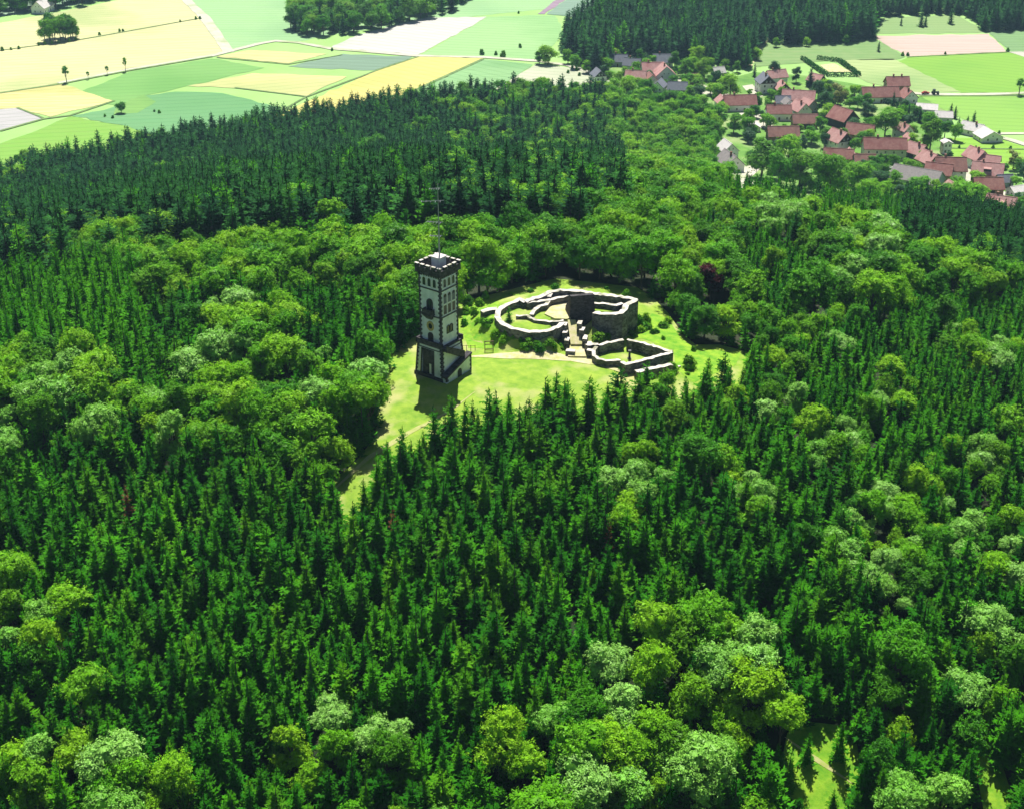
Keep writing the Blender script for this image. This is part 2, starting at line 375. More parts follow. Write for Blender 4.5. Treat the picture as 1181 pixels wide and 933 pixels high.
field([(485, 65), (563, 20), (640, 18), (650, 40), (620, 70), (560, 66)], (0.40, 0.68, 0.28), (0.44, 0.72, 0.30), 10, lift=0.13)
field([(571, 104), (618, 75), (669, 80), (690, 92), (640, 108)], (0.66, 0.72, 0.50), (0.72, 0.70, 0.52), 15, lift=0.19)
field([(452, 119), (557, 69), (616, 75), (570, 104), (500, 125)], (0.34, 0.62, 0.26), None, 40, lift=0.16)
field([(620, 17), (642, 0), (650, -4), (656, -2), (628, 17)], (0.45, 0.32, 0.42), None, 40, lift=0.16)
field([(630, 17), (656, -1), (730, -5), (700, 12), (660, 20)], (0.30, 0.46, 0.34), None, 10, lift=0.2)
field([(210, -10), (560, -30), (700, -30), (640, 10), (520, 22), (400, 38), (345, 48), (300, 50), (262, 58), (252, 42), (236, 18)], MINT, (0.48, 0.72, 0.38), 0, lift=0.07)
field([(-60, 30), (0, 20), (60, 12), (130, -2), (160, -8), (-60, -8)], (0.45, 0.66, 0.45), None, -10, lift=0.07)
field([(1005, 42), (1140, 40), (1161, 60), (1046, 66)], (0.80, 0.60, 0.52), (0.76, 0.56, 0.48), 3, lift=0.13)
field([(1012, 22), (1100, 17), (1142, 38), (1008, 40)], (0.30, 0.48, 0.16), (0.36, 0.52, 0.20), 0, lift=0.13)
field([(1142, 40), (1138, 34), (1240, 30), (1240, 66), (1166, 61)], (0.26, 0.46, 0.18), None, 0, lift=0.16)
field([(1160, 60), (1240, 64), (1240, 76), (1181, 66)], (0.75, 0.72, 0.6), None, 0, lift=0.2)
field([(1032, 72), (1046, 67), (1161, 61), (1240, 78), (1240, 107), (1108, 107)], (0.27, 0.55, 0.06), (0.32, 0.60, 0.08), 25, lift=0.13)
field([(975, 70), (1030, 68), (1108, 107), (1060, 108), (1000, 96), (978, 84)], (0.55, 0.68, 0.28), (0.48, 0.62, 0.24), 20, lift=0.16)
field([(868, 78), (880, 50), (1005, 43), (1044, 66), (1030, 70), (960, 70)], (0.22, 0.40, 0.12), (0.34, 0.50, 0.18), 0, lift=0.16, stretch=(0.1, 0.2, 1))
field([(1060, 111), (1240, 110), (1240, 156), (1142, 154), (1095, 130)], (0.30, 0.58, 0.09), (0.34, 0.62, 0.11), 10, lift=0.13)
field([(1085, 160), (1150, 160), (1181, 170), (1240, 176), (1240, 200), (1095, 192), (1080, 178)], (0.30, 0.60, 0.05), (0.34, 0.62, 0.08), 5, lift=0.13)
strip('road', [(208, -8), (218, 4), (236, 21), (253, 45), (264, 61)], 7, M['road'], 0.30)
strip('road', [(68, 97), (150, 81), (245, 65), (264, 60), (300, 51), (318, 48), (345, 50), (383, 57), (480, 65), (560, 67), (620, 71), (655, 76), (680, 84), (700, 92)], 4.5, M['road'], 0.34)
strip('road', [(1030, 105), (1062, 109), (1110, 110), (1160, 109), (1200, 107), (1260, 105)], 4.5, M['road'], 0.34)
strip('road', [(1125, 158), (1150, 158), (1168, 163), (1190, 170), (1260, 190)], 4, M['road'], 0.34)
strip('road', [(1135, 155), (1260, 154)], 3, M['road'], 0.3)
strip('road', [(862, 78), (872, 60), (882, 46), (890, 30)], 5, M['sand'], 0.34)
# grassy verges and ditches between the fields
M['verge'] = mat('verge', (0.09, 0.17, 0.05), c2=(0.20, 0.30, 0.09), scale=0.3, detail=6)
for line, w in (([(-40, 114), (0, 108), (68, 98), (150, 82), (245, 66)], 2.2), ([(0, 152), (50, 138), (81, 134), (132, 117)], 2.0), ([(303, 141), (352, 113), (435, 82), (483, 66)], 1.6), ([(452, 118), (500, 95), (557, 69)], 2.4),
                ([(250, 67), (332, 75), (395, 64)], 1.4), ([(271, 102), (352, 112)], 1.6), ([(20, 125), (50, 137)], 1.5), ([(1060, 111.5), (1181, 111), (1240, 110.5)], 1.6), ([(1046, 66.5), (1161, 61)], 1.6), ([(1080, 171.5), (1181, 173)], 1.2), ([(0, 59), (90, 47), (230, 22)], 1.3)):
    strip('verge', line, w, M['verge'], 0.36)
sheet('garden', [(684, 86), (720, 74), (800, 78), (838, 92), (870, 84), (930, 88), (1000, 100), (1062, 112), (1100, 135), (1085, 158), (1085, 176), (1118, 200), (1170, 200), (1181, 215), (1200, 275), (1130, 267), (1080, 257), (1010, 247), (930, 243), (870, 222), (826, 214), (830, 160), (812, 132), (740, 108), (690, 98)], M['garden'], 0.2, 10)
# village yards and streets
for poly in ([(812, 202), (838, 200), (866, 190), (878, 194), (862, 208), (885, 214), (880, 220), (830, 216)],
             [(1105, 215), (1112, 190), (1122, 186), (1126, 196), (1118, 215)],
             [(856, 100), (868, 98), (880, 112), (868, 114)], [(884, 150), (900, 140), (880, 132), (850, 130), (850, 138)],
             [(985, 190), (1000, 175), (1012, 178), (1000, 195)], [(1150, 220), (1175, 226), (1180, 240), (1160, 236)],
             [(700, 92), (720, 96), (790, 92), (840, 108), (840, 114), (780, 104), (730, 104), (700, 98)]):
    o = sheet('yard', poly, M['road'], 0.26, 10)
sheet('lawn', [(920, 222), (960, 226), (1010, 240), (1000, 246), (940, 240)], M['grass'], 0.2, 8)

# ------------------------------------------------------------------ trees: meshes
def spruce_crown(seed, m, H=10.0, rb=1.55, nwh=13, droop=0.25, dens=1.0, taper=0.75):
    rnd = random.Random(seed); mb = MB()
    lean = (rnd.uniform(-.03, .03), rnd.uniform(-.03, .03))
    lop = rnd.uniform(0, 6.28)
    for i in range(nwh):
        t = (i + rnd.uniform(-.25, .25)) / nwh; t = min(max(t, 0), .97)
        z = H * (0.10 + 0.87 * t); rr = (rb * (1 - t) ** taper + 0.10) * rnd.uniform(.86, 1.14)
        n = max(4, int((8 * (1 - t) + 4.5) * dens)); off = rnd.uniform(0, 6.28)
        for k in range(n):
            if rnd.random() < .07: continue
            a = off + 6.283 * (k + rnd.uniform(-.35, .35)) / n
            r = rr * rnd.uniform(.55, 1.3) * (1 + .12 * math.cos(a - lop))
            ca, sa = math.cos(a), math.sin(a); cx, cy_ = lean[0] * z, lean[1] * z
            zj = z + rnd.uniform(-.14, .14)
            d0 = (-droop * (1 - t) + .32 * t) * rnd.uniform(.6, 1.4)
            up = rnd.uniform(.05, .28)
            def P(s, w, dz=0.0):
                return (cx + ca * r * s - sa * w, cy_ + sa * r * s + ca * w, zj + r * (d0 * s * 1.5 + up * s * s) + dz)
            wd = 0.24 * r + 0.13
            mb.face([P(.0, 0, .05), P(.42, wd * .5, -.07), P(.66, 0, .02), P(.38, -wd * .5, -.07)])
            mb.face([P(.60, 0, .03), P(.80, wd * .42, -.05), P(1.04, 0, .07), P(.78, -wd * .42, -.05)])
            ns = 5 if r > .5 else 3
            for q in range(ns):   # alternating side sprays, each a small hanging blade
                s0 = .22 + .68 * (q + rnd.random() * .6) / ns; sg = -1 if q % 2 else 1
                ln = wd * rnd.uniform(.8, 1.5) * (1.15 - .5 * s0); dz = rnd.uniform(-.16, .05)
                mb.face([P(s0, 0, .03), P(s0 + .05, sg * ln * .55, -.02 + dz * .3), P(s0 + .20, sg * ln, dz), P(s0 + .14, sg * ln * .3, .03)])
    for i in range(56):     # dense inner foliage, ragged blades close to the stem, added to block light
        t0 = rnd.random() ** 1.2 * .86; z0 = H * (.10 + .84 * t0); r0 = .42 * rb * (1 - t0) ** taper; a0 = rnd.uniform(0, 6.28)
        wq = .30 * r0 + .10; hq = rnd.uniform(.35, .8)
        c0, s0 = math.cos(a0), math.sin(a0); ox, oy = lean[0] * z0, lean[1] * z0
        mb.face([(ox + c0 * r0 * 1.15 - s0 * wq, oy + s0 * r0 * 1.15 + c0 * wq, z0 - hq * .5), (ox + c0 * r0 * 1.15 + s0 * wq, oy + s0 * r0 * 1.15 - c0 * wq, z0 - hq * .6), (ox + c0 * r0 * .6, oy + s0 * r0 * .6, z0 + hq)])
    for k in range(5):
        a = k * 1.26 + rnd.random()
        mb.face([(0.09 * math.cos(a), .09 * math.sin(a), H * .93), (0.09 * math.cos(a + 1.6), .09 * math.sin(a + 1.6), H * .93), (lean[0] * H, lean[1] * H, H * rnd.uniform(1.0, 1.04))])
    return mb.mesh('crown', m)
def spruce_trunk(H=10.0):
    mb = MB(); mb.tube((0, 0, -0.6), (0, 0, H * .5), .17, .11, 7); mb.tube((0, 0, H * .5), (0, 0, H * .97), .11, .02, 6)
    return mb.mesh('trunk', M['bark'])
def leaf_crown(seed, m, H=10.0, rx=3.2, base=0.22, lobes=8, sprays=620, per=12, size=(.10, .23), trunk_r=0.22, ragged=.22):
    """a crown of leaf-sized faces: big lobes give its outline, leafy sprays sit on the lobes; returns crown and trunk meshes"""
    rnd = random.Random(seed); mb = MB(); tr = MB()
    zc = H * (base + (1 - base) * .52); rz = H * (1 - base) * .5
    tr.tube((0, 0, -.6), (.05, 0, H * .35), trunk_r, trunk_r * .75, 8)
    tr.tube((.05, 0, H * .35), (.1, .1, H * .75), trunk_r * .75, trunk_r * .25, 7)
    lb = [(Vector((0, 0, zc + rz * .35)), rx * .55)]
    for c in range(lobes):
        a = 6.283 * (c + rnd.uniform(-.3, .3)) / lobes * 1.62; zz = rnd.uniform(-.62, .62); f = math.sqrt(1 - zz * zz * .8) * rnd.uniform(.45, .66)
        p = Vector((math.cos(a) * rx * f, math.sin(a) * rx * f, zc + zz * rz)); r = rx * rnd.uniform(.34, .52); lb.append((p, r))
        tr.tube((.05, 0, H * rnd.uniform(.22, .45)), p - Vector((0, 0, r * .3)), trunk_r * .42, .03, 5)
    tot = sum(r * r for _, r in lb)
    for c, r in lb:
        for _ in range(int(sprays * r * r / tot) + 1):
            v = Vector((rnd.gauss(0, 1), rnd.gauss(0, 1), rnd.gauss(.25, 1))).normalized()
            sp = c + Vector((v.x, v.y, v.z * .85)) * r * (rnd.uniform(.72, 1.0) + (rnd.random() ** 3) * ragged * 2)
            if any((sp - c2).length < r2 * .66 for c2, r2 in lb if c2 is not c): continue
            up = (v * .7 + Vector((rnd.uniform(-.5, .5), rnd.uniform(-.5, .5), .75))).normalized()
            ax = up.orthogonal().normalized(); ay = up.cross(ax)
            sr = rnd.uniform(.22, .48) * rx / 3.2
            for k in range(per):
                a = rnd.uniform(0, 6.28); d = sr * math.sqrt(rnd.random())
                p = sp + ax * math.cos(a) * d + ay * math.sin(a) * d + up * (rnd.uniform(-.16, .16) - .25 * d)
                nn = (up + Vector((rnd.uniform(-1, 1), rnd.uniform(-1, 1), rnd.uniform(-1, 1))) * .62).normalized()
                u = nn.orthogonal().normalized(); u.rotate(Matrix.Rotation(rnd.uniform(0, 6.28), 3, nn)); w = nn.cross(u)
                s = rnd.uniform(*size); s2 = s * rnd.uniform(.5, .8)
                mb.face([p - u * s, p + w * s2 * .6 - nn * s * .1, p + u * s - nn * s * .2, p - w * s2 * .6 - nn * s * .1])
    for c, r in lb:              # inner leaves of each lobe, made oversized to block light
        for _ in range(70):
            v = Vector((rnd.gauss(0, 1), rnd.gauss(0, 1), rnd.gauss(0, 1))).normalized(); p = c + v * r * rnd.uniform(.45, .7)
            u = v.orthogonal().normalized(); u.rotate(Matrix.Rotation(rnd.uniform(0, 6.28), 3, v)); w = v.cross(u); s = r * .33
            mb.face([p - u * s, p + w * s * .7, p + u * s, p - w * s * .7])
    return mb.mesh('crown', m), tr.mesh('trunk', M['bark'])

KIND = {}      # variant key -> list of (crown mesh, trunk mesh); all 10 m tall at scale 1
KIND['spruce'] = [(spruce_crown(s, M['spruce'], rb=r, taper=q), spruce_trunk()) for s, r, q in ((1, 1.75, .7), (2, 2.0, .8), (3, 1.55, .62), (4, 1.9, .9), (5, 2.2, .75), (6, 1.65, .8), (7, 2.0, .6))]
KIND['dark'] = [(spruce_crown(s, M['dark_spruce'], rb=r, nwh=17, taper=q), spruce_trunk()) for s, r, q in ((11, 1.55, .6), (12, 1.35, .5), (13, 1.7, .65), (14, 1.5, .45))]
KIND['larch'] = [(spruce_crown(s, M['larch'], rb=r, nwh=19, droop=.1, dens=.9), spruce_trunk()) for s, r in ((21, 1.6), (22, 1.85), (23, 1.4))]
KIND['broad'] = [leaf_crown(s, M['broadleaf'], rx=r, base=b, lobes=nl) for s, r, b, nl in ((31, 3.5, .15, 9), (32, 3.0, .12, 8), (33, 3.9, .2, 11), (34, 3.2, .18, 7), (35, 2.7, .1, 8))]
KIND['pale'] = [leaf_crown(s, M['pale_leaf'], rx=r, base=.12, lobes=nl) for s, r, nl in ((41, 3.4, 8), (42, 2.9, 7), (43, 3.7, 9))]
KIND['yellow'] = [leaf_crown(s, M['yellow_leaf'], rx=r, base=.12, lobes=nl) for s, r, nl in ((51, 3.2, 8), (52, 3.6, 9))]
KIND['wild'] = [leaf_crown(s, M['broadleaf'], rx=r, base=.04, lobes=nl, sprays=640, ragged=.5) for s, r, nl in ((101, 2.7, 13), (102, 3.1, 15), (103, 2.4, 11), (104, 2.9, 12))]
KIND['dead'] = [(spruce_crown(111, M['brown_needles'], rb=1.5, dens=.7), spruce_trunk())]
KIND['copper'] = [leaf_crown(61, M['copper_leaf'], rx=2.6, base=.08)]
KIND['open'] = [leaf_crown(71, M['broadleaf'], rx=3.0, base=.38, lobes=6, sprays=110, trunk_r=.28, ragged=.3)]
KIND['bush'] = [leaf_crown(81, M['broadleaf'], rx=6.0, base=-.25, lobes=9, sprays=170, per=11, size=(.35, .7), trunk_r=.15)]
SRC = {}       # variant -> first crown and trunk objects, the source of the forest masses
def tree(kind, variant, p, h, wf, label, group, cat, name, rz=None):
    s = h / 10.0
    e = empty(name, p, random.uniform(0, 6.28) if rz is None else rz, label, cat, group)
    e.scale = (s * wf, s * wf, s)
    cm, tm = KIND[kind][variant]
    c = link('crown', cm, e); t = link('trunk', tm, e)
    SRC.setdefault((kind, variant), (c, t))
    return e

# ------------------------------------------------------------------ where the trees stand
def polys(*ps): return ps
# leafy patches of the wood, outlined where their crowns show in the photograph: (outline, share of leafy trees, mix)
PATCH = [
 ([(235, 415), (330, 405), (352, 470), (330, 525), (250, 505)], .9, 'yellow'),
 ([(-80, 1100), (-80, 880), (40, 870), (110, 830), (200, 850), (250, 800), (330, 800), (380, 780), (400, 830), (480, 830), (560, 870), (640, 880), (640, 1100)], .36, 'mix'),
 ([(560, 1100), (560, 850), (640, 830), (690, 790), (720, 730), (800, 710), (880, 740), (920, 850), (920, 1100)], .5, 'mix'),
 ([(985, 1100), (985, 850), (1000, 780), (1060, 720), (1181, 690), (1260, 700), (1260, 1100)], .42, 'mix'),
 ([(-80, 640), (40, 655), (90, 690), (60, 740), (-80, 730)], .7, 'pale'),
 ([(20, 730), (95, 730), (100, 800), (20, 800)], .6, 'pale'),
 ([(-80, 400), (100, 400), (150, 440), (150, 480), (100, 510), (-80, 450)], .55, 'pale'),
 ([(150, 450), (240, 455), (245, 510), (150, 505)], .75, 'mix'),
 ([(225, 345), (300, 340), (330, 330), (350, 400), (440, 395), (450, 450), (430, 520), (410, 545), (330, 530), (235, 480), (215, 400)], .62, 'mix'),
 ([(0, 270), (60, 265), (120, 255), (170, 270), (160, 300), (0, 300)], .6, 'broad'),
 ([(150, 285), (300, 275), (480, 275), (480, 325), (330, 325), (160, 335)], .9, 'broad'),
 ([(440, 272), (560, 265), (700, 260), (720, 340), (540, 345), (450, 350)], .92, 'broad'),
 ([(480, 80), (700, 80), (700, 250), (480, 240), (520, 160)], .42, 'yellow'),
 ([(560, 100), (700, 85), (830, 130), (830, 175), (690, 130)], .8, 'yellow'),
 ([(640, 130), (830, 130), (830, 215), (700, 250), (620, 230)], .6, 'broad'),
 ([(690, 225), (800, 215), (870, 250), (850, 300), (880, 330), (860, 395), (780, 360), (690, 345)], .7, 'broad'),
 ([(860, 230), (1010, 250), (1040, 290), (1000, 330), (900, 330)], .45, 'mix'),
 ([(840, 410), (880, 360), (960, 310), (1050, 280), (1200, 300), (1200, 340), (1050, 330), (960, 370), (900, 430)], .4, 'broad'),
 ([(930, 610), (990, 560), (1060, 540), (1150, 600), (1200, 680), (1080, 690), (1000, 660)], .7, 'pale'),
 ([(1100, 500), (1160, 495), (1160, 545), (1100, 550)], .8, 'pale'),
 ([(840, 530), (885, 530), (885, 580), (840, 580)], .8, 'pale'), ([(725, 500), (770, 500), (775, 545), (725, 545)], .7, 'pale'),
 ([(940, 470), (1000, 470), (1010, 520), (940, 520)], .7, 'pale'), ([(660, 545), (720, 545), (720, 610), (660, 610)], .3, 'pale'),
 ([(850, 400), (1200, 330), (1200, 650), (850, 520)], .09, 'mix'),
 ([(700, 420), (830, 420), (900, 470), (740, 470)], .35, 'broad'),
]
TOWER = at(508, 428)
def cellnoise(x, y):
    i, j = math.floor(x / 6.0 + .35 * math.sin(y * .4)), math.floor(y / 6.0 + .35 * math.sin(x * .37))
    return random.Random(i * 7919 + j * 104729 + 13).random()
def zone(px, py, x, y):
    """kind of wood at a place: kind, height range, spacing, width factor"""
    for poly, share, mix in PATCH:
        if inside(px, py, poly):
            if cellnoise(x, y) < share:
                k = {'mix': random.choice(('broad', 'wild', 'wild', 'pale', 'pale', 'yellow')), 'broad': random.choice(('broad', 'broad', 'wild', 'wild', 'wild', 'yellow')),
                     'pale': random.choice(('pale', 'yellow', 'wild', 'pale', 'broad')), 'yellow': random.choice(('yellow', 'broad', 'broad'))}[mix]
                if y > 380: return k, (10, 14), 4.5, 1.0
                if y > 255: return k, (8.5, 12.5), 3.9, 1.0
                if py > 690 and px > 560: return k, (7.5, 13), 3.6, 1.0
                return k, ((6.5, 12) if px < 700 or py > 700 else (4.5, 8)), (3.3 if px < 700 or py > 700 else 2.7), 1.0
            break
    if y > 300 and px < 720 and x < 60:
        if cellnoise(x + 500, y) < .025: return random.choice(('wild', 'yellow', 'broad')), (11, 16), 4.4, 1.0
        return ('dark' if cellnoise(x, y + 700) < .93 else 'larch'), (12, 17.5), 3.3, 1.5
    if px < 170 and 285 < py < 420: return 'larch', (10, 14), 3.4, 1.1
    if y > 300 and px > 640: 
        if py > 225 and px > 1040: return 'dark', (11, 15), 3.4, 1.1
        return ('larch' if random.random() < .7 else 'dark'), (8, 12), 3.0, 1.0
    if cellnoise(x + 900, y) < .016: return random.choice(('wild', 'broad', 'yellow', 'pale')), (5.5, 10), 3.0, 1.0
    if px > 760 and py < 640 and y > 195: return ('spruce' if random.random() < .75 else 'larch'), (4.2, 8.2), 1.95, 1.2
    return ('spruce' if random.random() < .95 else 'larch'), (5.0, 10.5), 2.15, 1.25
CLEAR_W = [(p.x, p.y) for p in (at(*q) for q in CLEAR)]
OPEN_W = [[(p.x, p.y) for p in (at(*q) for q in o)] for o in (OPEN1, OPEN2)]
YOUNG_W = [[(p.x, p.y) for p in (at(*q) for q in o)] for o in ([(900, 915), (930, 940), (985, 935), (1000, 960), (995, 1010), (900, 1010)], [(1118, 880), (1132, 920), (1142, 985), (1185, 985), (1190, 1060), (1110, 1060)])]
CELL = 2.0
grid = {}
def near_ok(x, y, r):
    ci, cj = int(x // CELL), int(y // CELL); k = int(r // CELL) + 2
    for i in range(ci - k, ci + k + 1):
        for j in range(cj - k, cj + k + 1):
            for (ox, oy, orr) in grid.get((i, j), ()):
                if (ox - x) ** 2 + (oy - y) ** 2 < ((r + orr) * .5) ** 2: return False
    return True
trees = []
def keep(x, y, r, rec):
    grid.setdefault((int(x // CELL), int(y // CELL)), []).append((x, y, r)); trees.append(rec)
for pas in range(2):                   # leafy trees first, then conifers fill the rest
    n_try = 60000 if pas == 0 else 150000
    for _ in range(n_try):
        y = 112 + (760 - 112) * random.random() ** 1.55
        hw = 0.42 * (y + 40) + 10
        x = random.uniform(-hw, hw)
        if not inside(x, y, FOREST_W): continue
        z = ground(x, y)
        px, py, dp = project(Vector((x, y, z + 6)))
        if not (-70 < px < 1250 and py < 1080): continue
        k, hr, sp, wf = zone(px, py, x, y)
        leafy = k in ('broad', 'pale', 'yellow', 'wild')
        if leafy != (pas == 0): continue
        if abs(px - 819) < 17 and 312 < py < 366: continue
        if inside(x, y, CLEAR_W) or inside(x, y, OPEN_W[0]) or inside(x, y, OPEN_W[1]): continue
        sp *= random.uniform(.75, 1.35)
        if not near_ok(x, y, sp): continue
        h = random.uniform(*hr)
        if inside(x, y, YOUNG_W[0]) or inside(x, y, YOUNG_W[1]): h *= .5
        keep(x, y, sp, [k, random.randrange(len(KIND[k])), Vector((x, y, z - .1)), h, wf * random.uniform(.88, 1.18)])

# ------------------------------------------------------------------ single trees and the mass of the wood
def place_words(px, py):
    return '%d%% across and %d%% down the photo' % (round(100 * px / PW), round(100 * py / PH))
NAME = {'spruce': 'spruce_tree', 'dark': 'spruce_tree', 'larch': 'larch_tree', 'broad': 'broadleaf_tree', 'pale': 'broadleaf_tree', 'yellow': 'broadleaf_tree', 'wild': 'broadleaf_tree', 'dead': 'spruce_tree', 'copper': 'broadleaf_tree'}
LOOK = {'spruce': 'green spruce', 'dark': 'dark spruce', 'larch': 'feathery light green larch', 'broad': 'mid green broadleaf tree', 'wild': 'ragged green broadleaf tree', 'pale': 'pale grey green broadleaf tree', 'yellow': 'yellow green broadleaf tree'}
def tip(rec): return project(rec[2] + Vector((0, 0, rec[3] * .93)))
def inframe(rec):
    a, b, d = tip(rec); return 6 < a < PW - 6 and 8 < b < PH - 4
used_words = set()
con = sorted((t for t in trees if t[0] in ('spruce', 'dark', 'larch') and inframe(t)), key=lambda t: tip(t)[2] / t[3] ** .5)
lea = sorted((t for t in trees if t[0] in ('broad', 'pale', 'yellow', 'wild') and inframe(t)), key=lambda t: tip(t)[2] / t[3] ** .5)
single = set()
N_CON, N_LEAF = 255, 195
for lst, nmax, grp in ((con, N_CON, 'conifers of the plantation in front of the tower'), (lea, N_LEAF, 'broadleaf trees scattered through the hill wood')):
    n = 0
    for t in lst:
        if n >= nmax: break
        a, b, d = tip(t); w = place_words(a, b)
        if (grp, w) in used_words: continue
        used_words.add((grp, w)); single.add(id(t)); n += 1
        size = 'tall' if t[3] > (9.3 if t[0] == 'spruce' else 10.5) else 'low' if t[3] < (7.9 if t[0] == 'spruce' else 8.3) else 'middling'
        tree(t[0], t[1], t[2], t[3], t[4], '%s %s with its tip %s' % (size, LOOK[t[0]], w), grp,
             'larch' if t[0] == 'larch' else 'spruce' if t[0] in ('spruce', 'dark') else 'tree', NAME[t[0]])
for k in KIND:                                    # every variant needs one standing tree to be copied from
    for v in range(len(KIND[k])):
        if (k, v) in SRC or k in ('copper', 'open', 'bush', 'dead'): continue
        for t in trees:
            if t[0] == k and t[1] == v and id(t) not in single and inframe(t) and t[2].y < 520:
                single.add(id(t)); a, b, d = tip(t)
                tree(k, v, t[2], t[3], t[4], '%s with its tip %s' % (LOOK[k], place_words(a, b)),
                     'broadleaf trees scattered through the hill wood' if k in ('broad', 'pale', 'yellow', 'wild') else 'conifers behind the tower',
                     'larch' if k == 'larch' else 'tree' if k in ('broad', 'pale', 'yellow', 'wild') else 'spruce', NAME[k]); break
def mass(name, recs, label, cat):
    """one object: a cloud of points, each carrying one of the tree variants, turned and sized"""
    me = bpy.data.meshes.new(name); me.from_pydata([tuple(r[2]) for r in recs], [], [])
    keys = sorted({(r[0], r[1]) for r in recs}); idx = {k: i for i, k in enumerate(keys)}
    a = me.attributes.new('variant', 'INT', 'POINT'); a.data.foreach_set('value', [idx[(r[0], r[1])] for r in recs])
    a = me.attributes.new('turn', 'FLOAT_VECTOR', 'POINT')
    flat = []
    for r in recs: flat += [random.uniform(-.03, .03), random.uniform(-.03, .03), random.uniform(0, 6.28)]
    a.data.foreach_set('vector', flat)
    a = me.attributes.new('size', 'FLOAT_VECTOR', 'POINT')
    flat = []
    for r in recs: s = r[3] / 10; flat += [s * r[4], s * r[4], s]
    a.data.foreach_set('vector', flat)
    o = link(name, me); tag(o, label, cat, None, 'stuff')
    ng = bpy.data.node_groups.new(name, 'GeometryNodeTree')
    ng.interface.new_socket('Geometry', in_out='INPUT', socket_type='NodeSocketGeometry'); ng.interface.new_socket('Geometry', in_out='OUTPUT', socket_type='NodeSocketGeometry')
    N = ng.nodes; L = ng.links
    gi = N.new('NodeGroupInput'); go = N.new('NodeGroupOutput'); jo = N.new('GeometryNodeJoinGeometry')
    def attr(nm, dt):
        n = N.new('GeometryNodeInputNamedAttribute'); n.data_type = dt; n.inputs[0].default_value = nm; return n
    turn, size, var = attr('turn', 'FLOAT_VECTOR'), attr('size', 'FLOAT_VECTOR'), attr('variant', 'INT')
    for k in keys:
        cmp = N.new('FunctionNodeCompare'); cmp.data_type = 'INT'; cmp.operation = 'EQUAL'
        ins = [s for s in cmp.inputs if s.type == 'INT']; L.new(var.outputs['Attribute'], ins[0]); ins[1].default_value = idx[k]
        jn = N.new('GeometryNodeJoinGeometry')
        for ob in SRC[k]:
            oi = N.new('GeometryNodeObjectInfo'); oi.transform_space = 'ORIGINAL'; oi.inputs[0].default_value = ob
            L.new(oi.outputs['Geometry'], jn.inputs[0])
        g2i = N.new('GeometryNodeGeometryToInstance'); L.new(jn.outputs[0], g2i.inputs[0])
        ip = N.new('GeometryNodeInstanceOnPoints')
        L.new(gi.outputs[0], ip.inputs['Points']); L.new(cmp.outputs[0], ip.inputs['Selection']); L.new(g2i.outputs[0], ip.inputs['Instance'])
        e2r = N.new('FunctionNodeEulerToRotation'); L.new(turn.outputs['Attribute'], e2r.inputs[0]); L.new(e2r.outputs[0], ip.inputs['Rotation'])
        L.new(size.outputs['Attribute'], ip.inputs['Scale'])
        L.new(ip.outputs[0], jo.inputs[0])
    L.new(jo.outputs[0], go.inputs[0])
    md = o.modifiers.new('trees', 'NODES'); md.node_group = ng
    return o
mass('spruce_forest', [t for t in trees if id(t) not in single and t[0] in ('spruce', 'dark', 'larch')], 'dense spruce and larch wood covering the hill around the clearing', 'forest')
mass('broadleaf_forest', [t for t in trees if id(t) not in single and t[0] in ('broad', 'pale', 'yellow', 'wild')], 'leafy light green broadleaf wood behind and beside the tower', 'forest')
def scatter(polys_, spacing, hr, kinds, wf=1.0, n=30000):
    out = []; g = {}
    for pl in polys_:
        W = [(p.x, p.y) for p in (at(*q) for q in pl)]
        xs = [p[0] for p in W]; ys = [p[1] for p in W]
        area = (max(xs) - min(xs)) * (max(ys) - min(ys))
        for _ in range(min(n, int(area / spacing ** 2 * 8))):
            x, y = random.uniform(min(xs), max(xs)), random.uniform(min(ys), max(ys))
            if not inside(x, y, W): continue
            c = (int(x // spacing), int(y // spacing)); bad = False
            for i in (-1, 0, 1):
                for j in (-1, 0, 1):
                    for q in g.get((c[0] + i, c[1] + j), ()):
                        if (q[0] - x) ** 2 + (q[1] - y) ** 2 < spacing ** 2: bad = True
            if bad: continue
            g.setdefault(c, []).append((x, y))
            k = random.choice(kinds)
            out.append([k, random.randrange(len(KIND[k])), Vector((x, y, ground(x, y) - .2)), random.uniform(*hr), wf * random.uniform(.9, 1.2)])
    return out
mass('far_wood', scatter([[(650, 62), (690, 84), (720, 66), (780, 72), (860, 80), (880, 52), (960, 50), (1004, 46), (1012, 24), (1000, -30), (880, -40), (760, -30), (705, 6), (655, 40)]], 4.6, (13, 21), ('dark',) * 14 + ('larch',), 1.4),
     'tall dark conifer wood beyond the village at the top', 'forest')
mass('far_wood', scatter([[(1000, 20), (1110, 17), (1115, -2), (1200, -20), (1000, -30)]], 5, (11, 17), ('dark',), 1.4),
     'dark conifer strip along the top edge behind the pink field', 'forest')
mass('far_wood', scatter([[(1110, 14), (1135, 36), (1260, 34), (1260, -14), (1120, -8)]], 4.8, (12, 18), ('dark',), 1.4),
     'dark conifer wood at the top right corner', 'forest')
mass('far_wood', scatter([[(-60, 20), (0, 17), (60, 13), (100, 6), (128, 0), (140, -25), (-60, -30)]], 7, (13, 18), ('broad', 'wild', 'broad', 'yellow'), 1.15),
     'bluish leafy wood at the top left corner', 'forest')
mass('far_wood', scatter([[(335, 34), (348, 42), (375, 42), (420, 38), (470, 26), (520, 16), (548, -5), (560, -30), (400, -20), (342, 6)]], 6.5, (12, 18), ('broad', 'wild', 'broad', 'dark'), 1.15),
     'rounded leafy grove between the fields at the top', 'forest')

